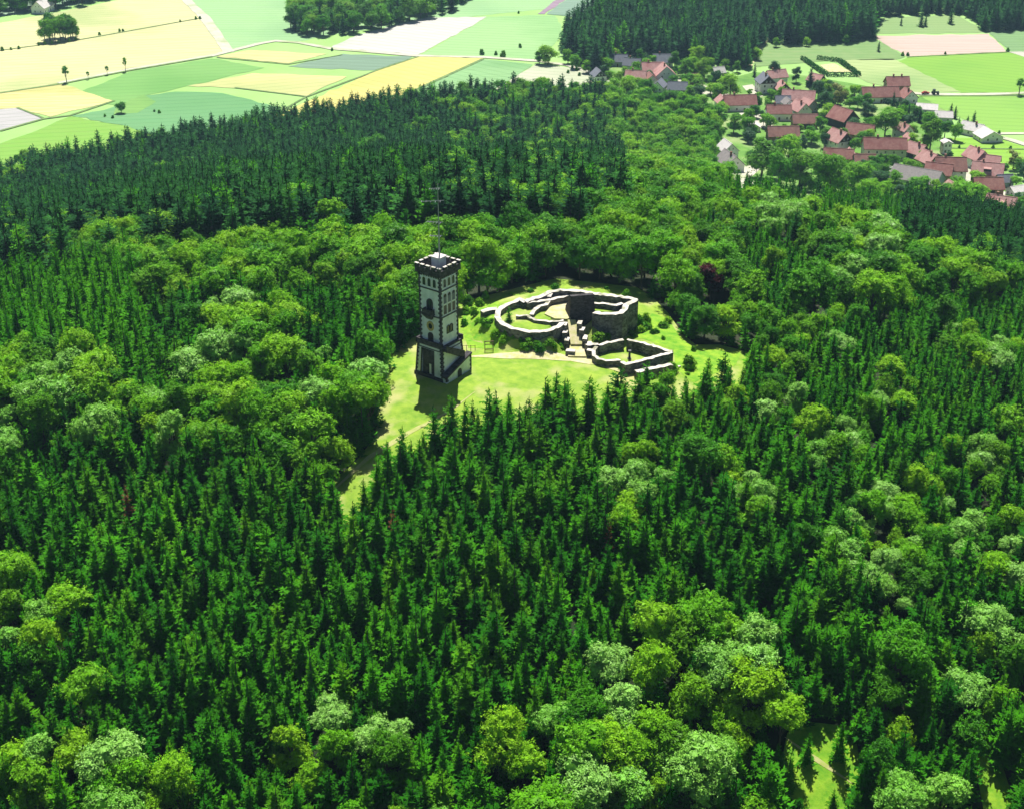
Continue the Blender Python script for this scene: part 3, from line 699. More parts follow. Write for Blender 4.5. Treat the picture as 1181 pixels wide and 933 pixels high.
# ------------------------------------------------------------------ the lookout tower
tw = empty('lookout_tower', (TOWER.x, TOWER.y, ground(TOWER.x, TOWER.y) - .05), R(-37),
           'tall white rendered square lookout tower with dark quoins and battlements on the clearing', 'tower')
S = 2.35                                   # half width of the shaft
BH = 6.0                                   # height of the base storey
b = MB(); b.box(-S, S, -S, S, BH - .3, 19.0); b.build('shaft', M['plaster'], tw)
# battered base: four corner piers, walls and a deep portal on the entrance side
b = MB()
B0, B1 = 3.15, 2.75
def batt(x, y, z):                          # a point of the battered face
    k = (B0 + (B1 - B0) * z / BH) / B0
    return (x * k, y * k, z)
def wall_piece(x0, x1, z0, z1, y0=-B0, y1=-B0 + .7, mb=b):
    mb.hexa([batt(x0, y0, z0), batt(x1, y0, z0), batt(x1, y1, z0), batt(x0, y1, z0)],
            [batt(x0, y0, z1), batt(x1, y0, z1), batt(x1, y1, z1), batt(x0, y1, z1)])
wall_piece(-B0, -1.75, 0, BH); wall_piece(.95, B0, 0, BH); wall_piece(-1.75, .95, 4.9, BH)
b.hexa([batt(-B0 + .02, -B0 + .7, 0), batt(B0, -B0 + .7, 0), batt(B0, B0, 0), batt(-B0 + .02, B0, 0)],
       [batt(-B0 + .02, -B0 + .7, BH - .01), batt(B0, -B0 + .7, BH - .01), batt(B0, B0, BH - .01), batt(-B0 + .02, B0, BH - .01)])
b.build('base', M['plaster'], tw)
b = MB(); b.box(-1.70, .90, -B0 + .40, -B0 + .52, 0, 4.86); b.build('portal', M['dark_stone'], tw)  # dark slab, the shade of the opening put into its colour
b = MB(); b.box(-.15, .28, -B0 + .34, -B0 + .395, .3, 2.5); b.build('portal_gleam', M['white'], tw)  # white strip painted in as the bright gleam inside the portal
b = MB()
for x0, x1 in ((-2.05, -1.75), (.95, 1.22)): wall_piece(x0, x1, 0, 5.2, -B0 - .06, -B0 + .1, b)
wall_piece(-2.05, 1.22, 4.9, 5.25, -B0 - .09, -B0 + .05, b)
b.build('portal_frame', M['dark_stone'], tw)
# plinth, broken stone at the foot
b = MB(); b.box(-B0 - .22, B0 + .22, -B0 - .22, B0 + .22, -.6, .55, batter=.1); b.build('plinth', M['dark_stone'], tw)
# terrace slab with its dark parapet
b = MB(); b.box(-B1 - .22, B1 + .22, -B1 - .22, B1 + .22, BH, BH + .28); b.build('terrace', M['dark_stone'], tw)
b = MB()
b.box(-B1 - .2, B1 + .2, -B1 - .2, -B1 + .08, BH + .28, BH + .95); b.box(-B1 - .2, -B1 + .08, -B1 + .08, B1 + .2, BH + .28, BH + .95)
b.box(-B1 + .08, B1 + .2, B1 - .08, B1 + .2, BH + .28, BH + .95)
b.build('terrace_parapet', M['dark_stone'], tw)
# the outside stair on the right face: upper flight down to a landing, lower flight back to the front corner
b = MB(); n = 14
for k in range(n):
    y0 = -B1 + .1 + k * .34; z1 = BH + .2 - k * .2
    b.box(B1 + .2, B1 + .95, y0, y0 + .34, z1 - .55, z1)
b.build('upper_stair', M['dark_stone'], tw)
b = MB()
b.hexa([(B1 + .95, -B1, BH - .35), (B1 + 1.1, -B1, BH - .35), (B1 + 1.1, B1 - .5, 3.1), (B1 + .95, B1 - .5, 3.1)],
       [(B1 + .95, -B1, BH + .9), (B1 + 1.1, -B1, BH + .9), (B1 + 1.1, B1 - .5, 4.3), (B1 + .95, B1 - .5, 4.3)])
b.build('stair_parapet', M['dark_stone'], tw)
X0, X1 = B0 + .05, B0 + 1.0
b = MB()
b.hexa([(X0, -B0 - .1, 0), (X1, -B0 - .1, 0), (X1, B0 + .2, 0), (X0, B0 + .2, 0)],
       [(X0, -B0 - .1, 1.0), (X1, -B0 - .1, 1.0), (X1, B0 + .2, 3.25), (X0, B0 + .2, 3.25)])
b.box(X0, X1, B0 + .2, B0 + .45, 0, 3.25)
b.build('stair_wall', M['plaster'], tw)
b = MB()
b.hexa([(X0 - .02, -B0 - .3, .95), (X1 + .14, -B0 - .3, .95), (X1 + .14, B0 + .2, 3.2), (X0 - .02, B0 + .2, 3.2)],
       [(X0 - .02, -B0 - .3, 1.5), (X1 + .14, -B0 - .3, 1.3), (X1 + .14, B0 + .2, 3.55), (X0 - .02, B0 + .2, 3.55)])
b.box(X0 - .02, X1 + .14, B0 + .2, B0 + .57, 3.26, 3.55)
b.build('stair_coping', M['dark_stone'], tw)
b = MB()
arch = [(-.55, 0), (.55, 0)] + [(.55 * math.cos(R(a)), 1.1 + .55 * math.sin(R(a))) for a in range(0, 181, 30)]
b.prism(arch, (X1 + .005, .3, 0), (0, 1, 0), (0, 0, 1), (1, 0, 0), .05); b.build('stair_arch', M['dark_stone'], tw)  # dark plate standing in for the shade of an arched hole
def quoins(mb, x, y, sx, sy, z0, z1, proud=.05):
    z = z0; k = 0
    while z < z1 - .1:
        a, c = (.46, .26) if k % 2 else (.26, .46)
        mb.box(min(x, x - sx * a) - (proud if sx < 0 else 0), max(x, x - sx * a) + (proud if sx > 0 else 0),
               min(y, y - sy * c) - (proud if sy < 0 else 0), max(y, y - sy * c) + (proud if sy > 0 else 0), z, min(z + .36, z1)); z += .40; k += 1
for sx in (-1, 1):
    for sy in (-1, 1):
        b = MB(); quoins(b, sx * S, sy * S, sx, sy, BH + .3, 18.9); b.build('quoins', M['dark_stone'], tw)
b = MB(); quoins(b, X1, -B0 - .1, 1, -1, .3, 1.0, .04); quoins(b, X1, B0 + .45, 1, 1, .3, 3.2, .04); b.build('stair_quoins', M['dark_stone'], tw)
b = MB()
for k in range(14):
    z = .6 + k * .38
    for sx, sy in ((-1, -1), (1, -1), (-1, 1), (1, 1)):
        p = batt(sx * B0, sy * B0, z); a = .46 if k % 2 else .28
        b.box(min(p[0], p[0] - sx * a) - .04, max(p[0], p[0] - sx * a) + .04, min(p[1], p[1] - sy * a) - .04, max(p[1], p[1] - sy * a) + .04, z, z + .34)
b.build('base_quoins', M['dark_stone'], tw)
for z in (11.5, 16.4):
    b = MB(); b.box(-S - .1, S + .1, -S - .1, S + .1, z, z + .22); b.build('string_course', M['dark_stone'], tw)
b = MB(); b.box(-B1 - .1, B1 + .1, -B1 - .1, B1 + .1, 5.35, 5.5); b.build('base_band', M['dark_stone'], tw)
# windows: (face, centre along the face, sill, width, height) - face 0 entrance side, 1 right, 2 back, 3 left
def face_frame(f):
    return [((1, 0, 0), (0, -1, 0)), ((0, 1, 0), (1, 0, 0)), ((-1, 0, 0), (0, 1, 0)), ((0, -1, 0), (-1, 0, 0))][f]
def arched(w, h, seg=8):
    return [(-w / 2, 0), (w / 2, 0)] + [(w / 2 * math.cos(math.pi * k / seg), h - w / 2 + w / 2 * math.sin(math.pi * k / seg)) for k in range(seg + 1)]
def ring(mb, w, h, t, org, u, n, depth, seg=8):
    a = arched(w, h, seg); o = arched(w + 2 * t, h + t, seg); o = [(p[0], p[1] - (t if i < 2 else 0)) for i, p in enumerate(o)]
    u, n, org, v = Vector(u), Vector(n), Vector(org), Vector((0, 0, 1))
    P = lambda p, d: org + u * p[0] + v * p[1] + n * d
    m_ = len(a)
    for i in range(m_):
        j = (i + 1) % m_
        mb.face([P(o[i], depth), P(o[j], depth), P(a[j], depth), P(a[i], depth)])
        mb.face([P(o[i], -.02), P(o[j], -.02), P(o[j], depth), P(o[i], depth)])
        mb.face([P(a[i], depth), P(a[j], depth), P(a[j], -.02), P(a[i], -.02)])
def tower_window(f, c, z, w, h, name='window', panem='glass', frame='white', t=.09, depth=.09):
    u, n = face_frame(f); org = Vector(n) * S + Vector(u) * c + Vector((0, 0, z))
    mb = MB(); ring(mb, w, h, t, org, u, n, depth); o = mb.build(name, M[frame], tw)
    pb = MB(); pb.prism(arched(w, h), org + Vector(n) * .004, u, (0, 0, 1), n, .02); pb.build('pane', M[panem], o)
    return o
for f in range(4):
    for c in (-1.15, 0, 1.15): tower_window(f, c, 17.0, .72, 1.5)
for f in (1, 3):
    for c in (-1.15, 0, 1.15):
        o = tower_window(f, c, 12.0, .84, 3.8, 'tall_window', 'glass', 'white')
        u, n = face_frame(f); org = Vector(n) * (S + .03) + Vector(u) * c
        mb = MB(); mb.prism([(-.42, 13.7), (.42, 13.7), (.42, 13.95), (-.42, 13.95)], org, u, (0, 0, 1), n, .05); mb.build('transom', M['white'], o)
        mb = MB(); mb.prism([(-.40, 13.96), (.40, 13.96), (.40, 15.2), (-.40, 15.2)], org, u, (0, 0, 1), n, .012); mb.build('upper_pane', M['slate'], o)
for f in (1, 3):
    for c in (-.42, .42): tower_window(f, c, 8.3, .62, 1.35, 'window', 'glass', 'dark_stone', .12)
# entrance side: oriel balcony, round window, terrace door
b = MB()
b.hexa([(-.55, -S - .35, 11.0), (.55, -S - .35, 11.0), (.55, -S + .02, 11.0), (-.55, -S + .02, 11.0)],
       [(-1.0, -S - 1.0, 11.9), (1.0, -S - 1.0, 11.9), (1.0, -S + .02, 11.9), (-1.0, -S + .02, 11.9)])
b.box(-1.08, 1.08, -S - 1.08, -S + .02, 11.9, 12.1)
for x in (-1.0, .9): b.box(x, x + .1, -S - 1.0, -S + .02, 12.1, 13.0)
b.box(-1.0, 1.0, -S - 1.02, -S - .9, 12.1, 13.0)
b.build('oriel_balcony', M['dark_stone'], tw)
tower_window(0, 0, 12.1, .9, 2.4, 'balcony_door', 'glass', 'dark_stone', .22, .14)
b = MB()
ring_pts = 14
for k in range(ring_pts):
    a0, a1 = 2 * math.pi * k / ring_pts, 2 * math.pi * (k + 1) / ring_pts
    f = lambda a, r, d: (r * math.cos(a), -S - d, 9.6 + r * 1.15 * math.sin(a))
    b.face([f(a0, .46, .1), f(a1, .46, .1), f(a1, .80, .1), f(a0, .80, .1)])
    b.face([f(a0, .80, .1), f(a1, .80, .1), f(a1, .80, -.02), f(a0, .80, -.02)])
    b.face([f(a0, .46, -.02), f(a1, .46, -.02), f(a1, .46, .1), f(a0, .46, .1)])
rw = b.build('round_window', M['ochre'], tw)
b = MB(); b.face([(.46 * math.cos(2 * math.pi * k / 14), -S - .015, 9.6 + .53 * math.sin(2 * math.pi * k / 14)) for k in range(14)]); b.build('pane', M['glass'], rw)
tower_window(0, 0, BH + .3, .85, 1.95, 'terrace_door', 'timber', 'dark_stone', .16)
# corbelled battlements
b = MB()
for f in range(4):
    u, n = face_frame(f); u, n = Vector(u), Vector(n)
    for k in range(9):
        c = -S + .2 + k * (2 * S - .4) / 8; o = u * c
        b.prism([(0, 0), (.12, 0), (.42, .5), (0, .5)], n * S + o - u * .1 + Vector((0, 0, 18.75)), n, (0, 0, 1), u, .2)
b.build('corbels', M['dark_stone'], tw)
T = S + .45
b = MB(); b.box(-T, T, -T, T, 19.25, 19.5); b.build('roof_deck', M['dark_stone'], tw)
b = MB()
b.box(-T, T, -T, -T + .35, 19.5, 20.35); b.box(-T, T, T - .35, T, 19.5, 20.35); b.box(-T, -T + .35, -T + .35, T - .35, 19.5, 20.35); b.box(T - .35, T, -T + .35, T - .35, 19.5, 20.35)
b.build('parapet', M['dark_stone'], tw)
for f in range(4):
    u, n = face_frame(f); u, n = Vector(u), Vector(n)
    for k in range(5):
        c = -T + .36 + k * (2 * T - .72) / 4
        if f in (1, 3) and k in (0, 4): continue
        b = MB(); w = .36
        b.prism([(-w, 20.35), (w, 20.35), (w, 20.8), (-w, 20.8)], u * c + n * (T - .36), u, (0, 0, 1), n, .37)
        mo = b.build('merlon', M['dark_stone'], tw)
        b = MB(); b.prism([(-w - .05, 20.8), (w + .05, 20.8), (w + .05, 20.9), (-w - .05, 20.9)], u * c + n * (T - .41), u, (0, 0, 1), n, .47); b.build('coping', M['lit_stone'], mo)
# roof housing and aerial
b = MB(); b.box(-.95, .85, -.55, 1.25, 19.5, 21.6); b.build('roof_housing', M['plaster'], tw)
b = MB(); b.box(-1.1, 1.0, -.7, 1.4, 21.6, 21.75); b.build('housing_roof', M['pale_roof'], tw)
b = MB(); b.tube((.1, .4, 21.7), (.1, .4, 27.5), .14, .10, 8); b.tube((.1, .4, 27.5), (.1, .4, 34.5), .09, .05, 6); b.build('mast', M['metal'], tw)
for z, l, a in ((25.2, 1.6, 20), (27.6, 2.1, 15), (31.4, 2.8, 35), (33.6, 1.4, 30)):
    ca, sa = math.cos(R(a)), math.sin(R(a))
    b = MB(); b.tube((.1 - ca * l, .4 - sa * l, z), (.1 + ca * l * .35, .4 + sa * l * .35, z + .25), .08, .06, 5)
    for k in range(5):
        q = -l + k * l * .28
        b.tube((.1 + ca * q - sa * .35, .4 + sa * q + ca * .35, z), (.1 + ca * q + sa * .35, .4 + sa * q - ca * .35, z), .045, .045, 4)
    b.build('aerial', M['metal'], tw)

# ------------------------------------------------------------------ the castle ruin
ruin = empty('castle_ruin', (0, 0, 0), 0, 'grey stone castle ruin with curved ring wall round a grassy court on the hilltop', 'ruin')
def wall_strip(line, thick, zb, name, parent, top='lit_stone', side='stone', rough=.17, closed=False, step=.55):
    """a wall along a line of (px, py, height of its crest): ragged crest in a sunlit colour, worn faces in a shaded one"""
    pts = [at_z(a, c, z) for a, c, z in line]
    q = []
    seq = list(zip(pts, pts[1:])) + ([(pts[-1], pts[0])] if closed else [])
    for a, c in seq:
        n = max(1, int((c - a).length / step)); q += [a.lerp(c, k / n) for k in range(n)]
    if not closed: q.append(pts[-1])
    nq = len(q); L, Rr = [], []
    for i, p in enumerate(q):
        if closed: d0 = q[i] - q[i - 1]; d1 = q[(i + 1) % nq] - q[i]
        else: d0 = q[i] - q[max(i - 1, 0)]; d1 = q[min(i + 1, nq - 1)] - q[i]
        d0.z = d1.z = 0
        if d0.length < 1e-6: d0 = d1
        if d1.length < 1e-6: d1 = d0
        d0, d1 = d0.normalized(), d1.normalized(); d = (d0 + d1).normalized(); nn = Vector((-d.y, d.x, 0))
        w = thick / 2 / max(.55, d.dot(d0)) * (1 + .1 * mnoise(p * 1.7))
        zt = p.z + rough * mnoise(p * 1.1) + rough * .7 * mnoise(p * 3.3)
        L.append((p + nn * w, zt + rough * .4 * random.uniform(-1, 1))); Rr.append((p - nn * w, zt + rough * .4 * random.uniform(-1, 1)))
    mb = MB()
    zbf = (lambda v: zb) if zb is not None else (lambda v: ground(v.x, v.y) - .5)
    m_ = nq if closed else nq - 1
    for i in range(m_):
        j = (i + 1) % nq
        l0, l1, r0, r1 = L[i], L[j], Rr[i], Rr[j]
        T_ = lambda t: (t[0].x, t[0].y, t[1]); B_ = lambda t: (t[0].x, t[0].y, zbf(t[0]))
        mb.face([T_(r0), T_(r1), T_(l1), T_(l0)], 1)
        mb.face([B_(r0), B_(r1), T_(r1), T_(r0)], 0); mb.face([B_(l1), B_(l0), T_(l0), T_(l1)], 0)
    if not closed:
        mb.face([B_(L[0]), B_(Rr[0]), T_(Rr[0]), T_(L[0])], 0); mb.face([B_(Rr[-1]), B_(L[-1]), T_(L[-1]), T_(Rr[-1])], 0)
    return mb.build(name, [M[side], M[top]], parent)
wall_strip([(649.5, 371.5, 3.6), (644, 376, 3.6), (636, 380, 3.5), (622, 382.3, 3.5), (607, 381.8, 3.5), (592, 378.5, 3.6), (579, 373, 3.7), (573.5, 366, 3.8), (574.5, 359, 4.0), (580, 354, 4.1), (588, 350, 4.2), (599, 344.8, 4.4), (606, 347.6, 4.4)],
           1.05, 1.0, 'ring_wall', ruin)
wall_strip([(606, 347.2, 4.5), (619, 343, 4.6), (636, 336.3, 5.0), (646, 334.2, 5.2), (664, 335.5, 5.3), (700, 340, 5.3), (719, 343, 5.3), (734.5, 345.8, 5.3)], 1.15, 1.0, 'back_wall', ruin)
wall_strip([(733.5, 346.2, 5.35), (722, 352, 5.32), (720.5, 357, 5.3), (716, 360.3, 5.3), (706, 361.5, 5.25), (693, 361, 5.2), (685, 359.5, 5.0)], 1.1, -.2, 'bastion_wall', ruin)
wall_strip([(684, 349, 4.9), (698, 350.3, 4.9), (711, 352.2, 4.95), (718, 350, 5.0)], .8, 2.5, 'inner_wall', ruin)
wall_strip([(595, 364.2, 3.75), (608, 364.2, 3.75), (617, 368.5, 3.75), (630, 370.3, 3.75), (641, 370.5, 3.75), (650, 369.5, 3.75)], .7, 2.6, 'cross_wall', ruin)
wall_strip([(607, 349.2, 4.25), (620, 347.2, 4.3), (632, 346, 4.3), (645, 343, 4.4), (657, 340.5, 4.5)], .8, 2.5, 'inner_wall', ruin)
wall_strip([(634, 345.5, 4.2), (630, 351, 4.1), (622, 353, 4.0), (616, 357.5, 3.9), (613, 362.5, 3.8)], .8, 2.6, 'cross_wall', ruin)
wall_strip([(636, 337.8, 4.9), (633, 342.5, 4.6)], .8, 2.5, 'cross_wall', ruin)
# floor of the bastion and of the inner court
bf = [at_z(*p) for p in ((648, 338, 4), (700, 342.5, 4), (728, 347.5, 4), (719, 356, 4), (712, 359.5, 4), (694, 359.5, 4), (684, 358, 4), (684, 350, 4), (655, 343, 4))]
b = MB(); b.hexa([(p.x, p.y, 1.0) for p in reversed(bf)][::-1], [(p.x, p.y, 4.0 + .1 * mnoise(p)) for p in bf]); b.build('bastion_floor', [M['grass']], ruin)
cf = [at_z(*p) for p in ((634, 354.5, 3.3), (646, 349, 3.3), (659, 346, 3.3), (659, 366, 3.3), (654, 368, 3.3), (640, 367.5, 3.3), (628, 362, 3.3))]
b = MB(); b.hexa([(p.x, p.y, 2.5) for p in cf][::-1][::-1], [(p.x, p.y, 3.3) for p in cf]); b.build('court_floor', M['sand'], ruin)
# the stump of the keep: a tall front with broken side walls, shade put into its dark colour
k0 = at_z(656.5, 368.5, 3.0); k1 = at_z(687.5, 365.5, 3.0); d = (k1 - k0); d.z = 0; W_ = d.length; d.normalize(); nb = Vector((-d.y, d.x, 0))
def kp(u, v, z): return tuple(k0 + d * u + nb * v + Vector((0, 0, z - k0.z)))
b = MB()
b.hexa([kp(0, 0, 1.5), kp(W_, 0, 1.5), kp(W_, 1.2, 1.5), kp(0, 1.2, 1.5)], [kp(.35, .35, 7.4), kp(W_ - .45, .35, 7.4), kp(W_ - .45, 1.15, 7.4), kp(.35, 1.15, 7.4)], 0)
b.hexa([kp(.05, 1.2, 1.5), kp(1.0, 1.2, 1.5), kp(1.0, 3.8, 1.5), kp(.05, 3.8, 1.5)], [kp(.4, 1.15, 6.9), kp(1.0, 1.15, 6.9), kp(1.0, 3.7, 4.2), kp(.3, 3.7, 4.2)], 0)
b.hexa([kp(W_ - 1.0, 1.2, 1.5), kp(W_ - .05, 1.2, 1.5), kp(W_ - .05, 3.8, 1.5), kp(W_ - 1.0, 3.8, 1.5)], [kp(W_ - 1.0, 1.15, 6.9), kp(W_ - .5, 1.15, 6.9), kp(W_ - .4, 3.7, 4.6), kp(W_ - 1.0, 3.7, 4.6)], 0)
b.build('keep_stump', M['dark_stone'], ruin)
# ramp up to the gate with stepped parapets
def quad_ramp(l0, r0, l1, r1, base, name, m):
    t = [l0, r0, r1, l1]; b = MB(); b.hexa([(p.x, p.y, base) for p in t], [tuple(p) for p in t]); return b.build(name, m, ruin)
quad_ramp(at_z(658.2, 397, .9), at_z(672.0, 397, .9), at_z(654.6, 369, 3.32), at_z(663.5, 369, 3.32), -.4, 'ramp', M['sand'])
quad_ramp(at_z(655, 411, .22), at_z(676, 411, .22), at_z(657.5, 398, .55), at_z(672.5, 398, .55), -.4, 'ramp_foot', M['sand'])
def block(px, py, zt, lx, ly, name='parapet_block', zb=0.0, rz=R(-12)):
    p = at_z(px, py, zt); b = MB(); j = lambda: random.uniform(-.06, .06)
    ring_b = [(-lx, -ly), (lx, -ly), (lx, ly), (-lx, ly)]; c, s_ = math.cos(rz), math.sin(rz)
    rot = lambda q: (p.x + q[0] * c - q[1] * s_ + j(), p.y + q[0] * s_ + q[1] * c + j())
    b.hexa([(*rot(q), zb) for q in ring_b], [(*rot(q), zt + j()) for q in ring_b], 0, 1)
    return b.build(name, [M['stone'], M['lit_stone']], ruin)
for px, py, zt, ly in ((651.5, 373.5, 3.8, .9), (652.0, 382.5, 2.9, .8), (654, 391, 2.0, 1.0), (668.5, 372, 4.0, .9), (671.5, 379.5, 3.2, 1.0), (675, 389, 2.3, 1.2), (679, 395.5, 1.6, .8)):
    block(px, py, zt - .35, .42, ly * .85)
for px, py, zt in ((658, 404, 1.1), (680, 403.5, 1.4)): block(px, py, zt - .2, .85 if px < 660 else .5, .5, 'gate_pier', -.3)
wall_strip([(676, 398.3, 1.5), (683, 396.3, 1.5), (690, 396.6, 1.5)], .9, -.3, 'gate_wall', ruin)

yard = empty('yard_wall', (0, 0, 0), 0, 'low stone wall enclosing a small grass yard in front of the ruin', 'wall')
wall_strip([(690, 398.5, 1.5), (701, 394.7, 1.5), (719, 391.8, 1.5)], .75, None, 'wall_run', yard)
wall_strip([(723.5, 391.6, 1.5), (740, 395, 1.5), (758, 400.5, 1.5), (775, 405.5, 1.5)], .75, None, 'wall_run', yard)
wall_strip([(775, 406, 1.5), (758, 411, 1.5), (738, 416, 1.5), (722, 419.5, 1.5), (717, 417.5, 1.3)], .8, None, 'wall_run', yard)
wall_strip([(716, 415, .9), (708, 415, .9), (699, 415.8, .9), (690, 413.5, 1.0), (685, 409, 1.2), (684.5, 404, 1.3), (688, 400, 1.5)], .7, None, 'wall_run', yard)
yp = at_z(726, 410, .3)
po = empty('stone_post', (yp.x, yp.y, ground(yp.x, yp.y)), 0, 'short dark stone post standing in the middle of the small walled yard', 'post')
b = MB(); b.box(-.35, .35, -.35, .35, -.2, .25); b.build('foot', M['stone'], po)
b = MB(); b.box(-.2, .2, -.2, .2, .25, 1.55, batter=.03); b.build('shaft', M['dark_stone'], po)
b = MB(); b.box(-.27, .27, -.27, .27, 1.55, 1.75); b.build('cap', M['stone'], po)
lw = wall_strip([(733, 428.5, .75), (750, 425, .8), (775, 420.3, .9)], 1.0, None, 'stone_ledge', None, rough=.2)
tag(lw, 'long low stone ledge below the front wall of the small grass yard', 'wall')
sw = wall_strip([(555.5, 359.5, 3.5), (563, 357, 3.7), (573, 355.8, 3.9)], 1.3, None, 'outwork_wall', None, rough=.1)
tag(sw, 'short stump of wall sticking out left of the curved ring wall', 'wall')
for i, (px, py, s) in enumerate(((737, 432, .55), (744, 430.5, .4), (730, 425.5, .5), (748, 433, .35), (741, 434.5, .3), (783, 424, .4))):
    p = at(px, py); b = MB(); n = 7
    rr = [s * random.uniform(.75, 1.2) for _ in range(n)]
    b.hexa([(rr[k] * math.cos(6.283 * k / n), rr[k] * math.sin(6.283 * k / n), -.3) for k in range(n)], [(rr[k] * .7 * math.cos(6.283 * k / n), rr[k] * .7 * math.sin(6.283 * k / n), s * random.uniform(.6, .9)) for k in range(n)])
    o = b.build('boulder', M['lit_stone'], None, p)
    tag(o, 'pale loose stone fallen below the yard ledge, %s' % place_words(px, py), 'stone', 'loose stones below the ruin')
# information frame and rail beside the tower
p = at(564, 405); fr = empty('notice_frame', (p.x, p.y, ground(p.x, p.y)), R(4), 'dark wooden notice frame on two posts at the foot of the ruin mound', 'notice board')
for x in (-.75, .75): b = MB(); b.box(x - .07, x + .07, -.07, .07, -.3, 2.0); b.build('post', M['wood'], fr)
b = MB(); b.box(-.85, .85, -.09, .09, 1.85, 1.98); b.build('top_rail', M['wood'], fr)
b = MB(); b.box(-.68, .68, -.05, .05, .25, .42); b.build('bottom_rail', M['wood'], fr)
b = MB(); b.box(-.68, .68, -.05, .05, 1.25, 1.34); b.build('middle_rail', M['wood'], fr)
f0, f1 = at(533, 404.5), at(548, 404.5)
rf = empty('rail_fence', (f0.x, f0.y, ground(f0.x, f0.y)), math.atan2(f1.y - f0.y, f1.x - f0.x), 'thin dark rail fence between the tower and the notice frame', 'fence')
ln = (f1 - f0).length
for k in range(4): b = MB(); b.tube((ln * k / 3, 0, -.3), (ln * k / 3, 0, 1.1), .06, .05, 6); b.build('post', M['wood'], rf)
b = MB(); b.tube((0, 0, .95), (ln, 0, .95), .04, .04, 6); b.build('rail', M['wood'], rf)
# plants of the ruin
p = at_z(587, 371, 3.1); tree('spruce', 4, Vector((p.x, p.y, 3.0)), 3.2, 1.15, 'small round green fir growing inside the curved ring wall of the ruin', None, 'spruce', 'spruce_tree')
for i, (px, py, h, k, lab) in enumerate(((735, 378, 3.2, 'bush', 'dense green bush against the right end of the bastion'), (745, 372, 2.4, 'bush', 'green bush on the bank right of the bastion'),
        (722, 345, 2.5, 'bush', 'light green bush behind the back wall of the ruin'), (548, 365, 2.2, 'bush', 'low green bush on the bank left of the ruin stump'), (540, 352, 2.6, 'bush', 'green bush behind the tower on the clearing edge'),
        (536, 376, 1.8, 'bush', 'small pale bush close behind the tower'), (640, 402, 1.3, 'bush', 'low bush under the ring wall beside the ramp'), (776, 430, 2.4, 'bush', 'bush overgrowing the right end of the stone ledge'),
        (752, 385, 1.2, 'bush', 'low scrub above the back corner of the small yard'), (795, 425, 3.0, 'bush', 'rounded bush right of the small yard'), (800, 405, 1.2, 'bush', 'small scrub on the grass right of the yard'),
        (560, 345, 2.0, 'bush', 'bright bush in front of the dark trees left of the ruin'), (765, 392, 1.0, 'bush', 'tiny scrub on the grass above the yard corner'))):
    p = at(px, py); g = KIND[k][0]; e = empty('shrub', (p.x, p.y, ground(p.x, p.y) - .05), random.uniform(0, 6), lab, 'bush', 'bushes around the ruin'); e.scale = (h / 10 * .75, h / 10 * .75, h / 10)
    link('crown', g[0], e); link('stem', g[1], e)
# weeds and scrub along the foot of the walls
for i, (px, py) in enumerate(((583, 386), (592, 391), (601, 395), (610, 398), (618, 399), (627, 401), (634, 398), (645, 400), (648, 404), (606, 403), (622, 405), (690, 392), (698, 391), (708, 390), (727, 386), (731, 389), (738, 383), (742, 380),
        (748, 379), (756, 384), (765, 378), (580, 395), (571, 388), (566, 372), (560, 376), (551, 372), (545, 358), (538, 362), (553, 352), (793, 432), (834, 425), (770, 372), (640, 333), (612, 337), (590, 340), (700, 334))):
    p = at(px, py); e = empty('shrub', (p.x, p.y, p.z - .05), random.uniform(0, 6), 'small weedy scrub at the ruin, %s' % place_words(px, py), 'bush', 'weeds around the ruin walls')
    q = random.uniform(.07, .19); e.scale = (q * random.uniform(.8, 1.5), q * random.uniform(.8, 1.5), q); link('crown', KIND['bush'][0][0], e); link('stem', KIND['bush'][0][1], e)
# single trees that stand out on the hill
for px, py, k, v, h, wf, lab in ((819, 346, 'copper', 0, 8.5, 1.25, 'dark red leaved copper tree right of the ruin'),
        (812, 392, 'broad', 0, 8.0, 1.15, 'round green tree at the right end of the clearing, nearest to the ruin'),
        (838, 396, 'broad', 1, 8.0, 1.1, 'darker round tree at the right edge of the clearing'),
        (455, 640, 'dead', 0, 8.5, 1.0, 'reddish brown dying spruce in the plantation left of the middle'),
        (700, 650, 'dead', 0, 8.0, .9, 'thin brown dying spruce in the plantation right of the middle'),
        (150, 610, 'dead', 0, 8.5, 1.0, 'brown dying spruce in the plantation at far left'),
        (930, 880, 'spruce', 4, 5.5, .95, 'small dark fir standing in the little opening at lower right'),
        (966, 878, 'spruce', 0, 8.0, .9, 'taller dark fir standing right of the small one in the lower right opening')):
    p = at(px, py); tree(k, v, Vector((p.x, p.y, p.z - .1)), h, wf, lab, None, 'spruce' if k in ('spruce', 'dead') else 'tree', NAME[k])

# ------------------------------------------------------------------ the village
def window_mesh(w, h, pane, frame):
    mb = MB(); t = .12
    mb.box(-w / 2, w / 2, -.07, .02, 0, h, 0)
    mb.box(-w / 2 + t, w / 2 - t, -.085, -.069, t, h - t, 1)
    mb.box(-.03, .03, -.10, -.08, t, h - t, 0)
    return mb.mesh('window', [M[frame], M[pane]])
WIN = {k: window_mesh(1.05, 1.35, 'glass', k) for k in ('white', 'wood')}
WINS = {k: window_mesh(.75, .9, 'glass', k) for k in ('white', 'wood')}
def door_mesh():
    mb = MB(); mb.box(-.6, .6, -.06, .02, 0, 2.15, 0); mb.box(-.48, .48, -.085, -.055, .05, 2.05, 1); return mb.mesh('door', [M['white'], M['wood']])
DOOR = door_mesh()
def gate_mesh(w, h):
    mb = MB(); mb.box(-w / 2, w / 2, -.08, .02, 0, h, 0); mb.box(-.03, .03, -.1, -.07, 0, h, 0); return mb.mesh('barn_door', [M['timber']])
GATE = gate_mesh(3.2, 3.2)
HOUSES = []
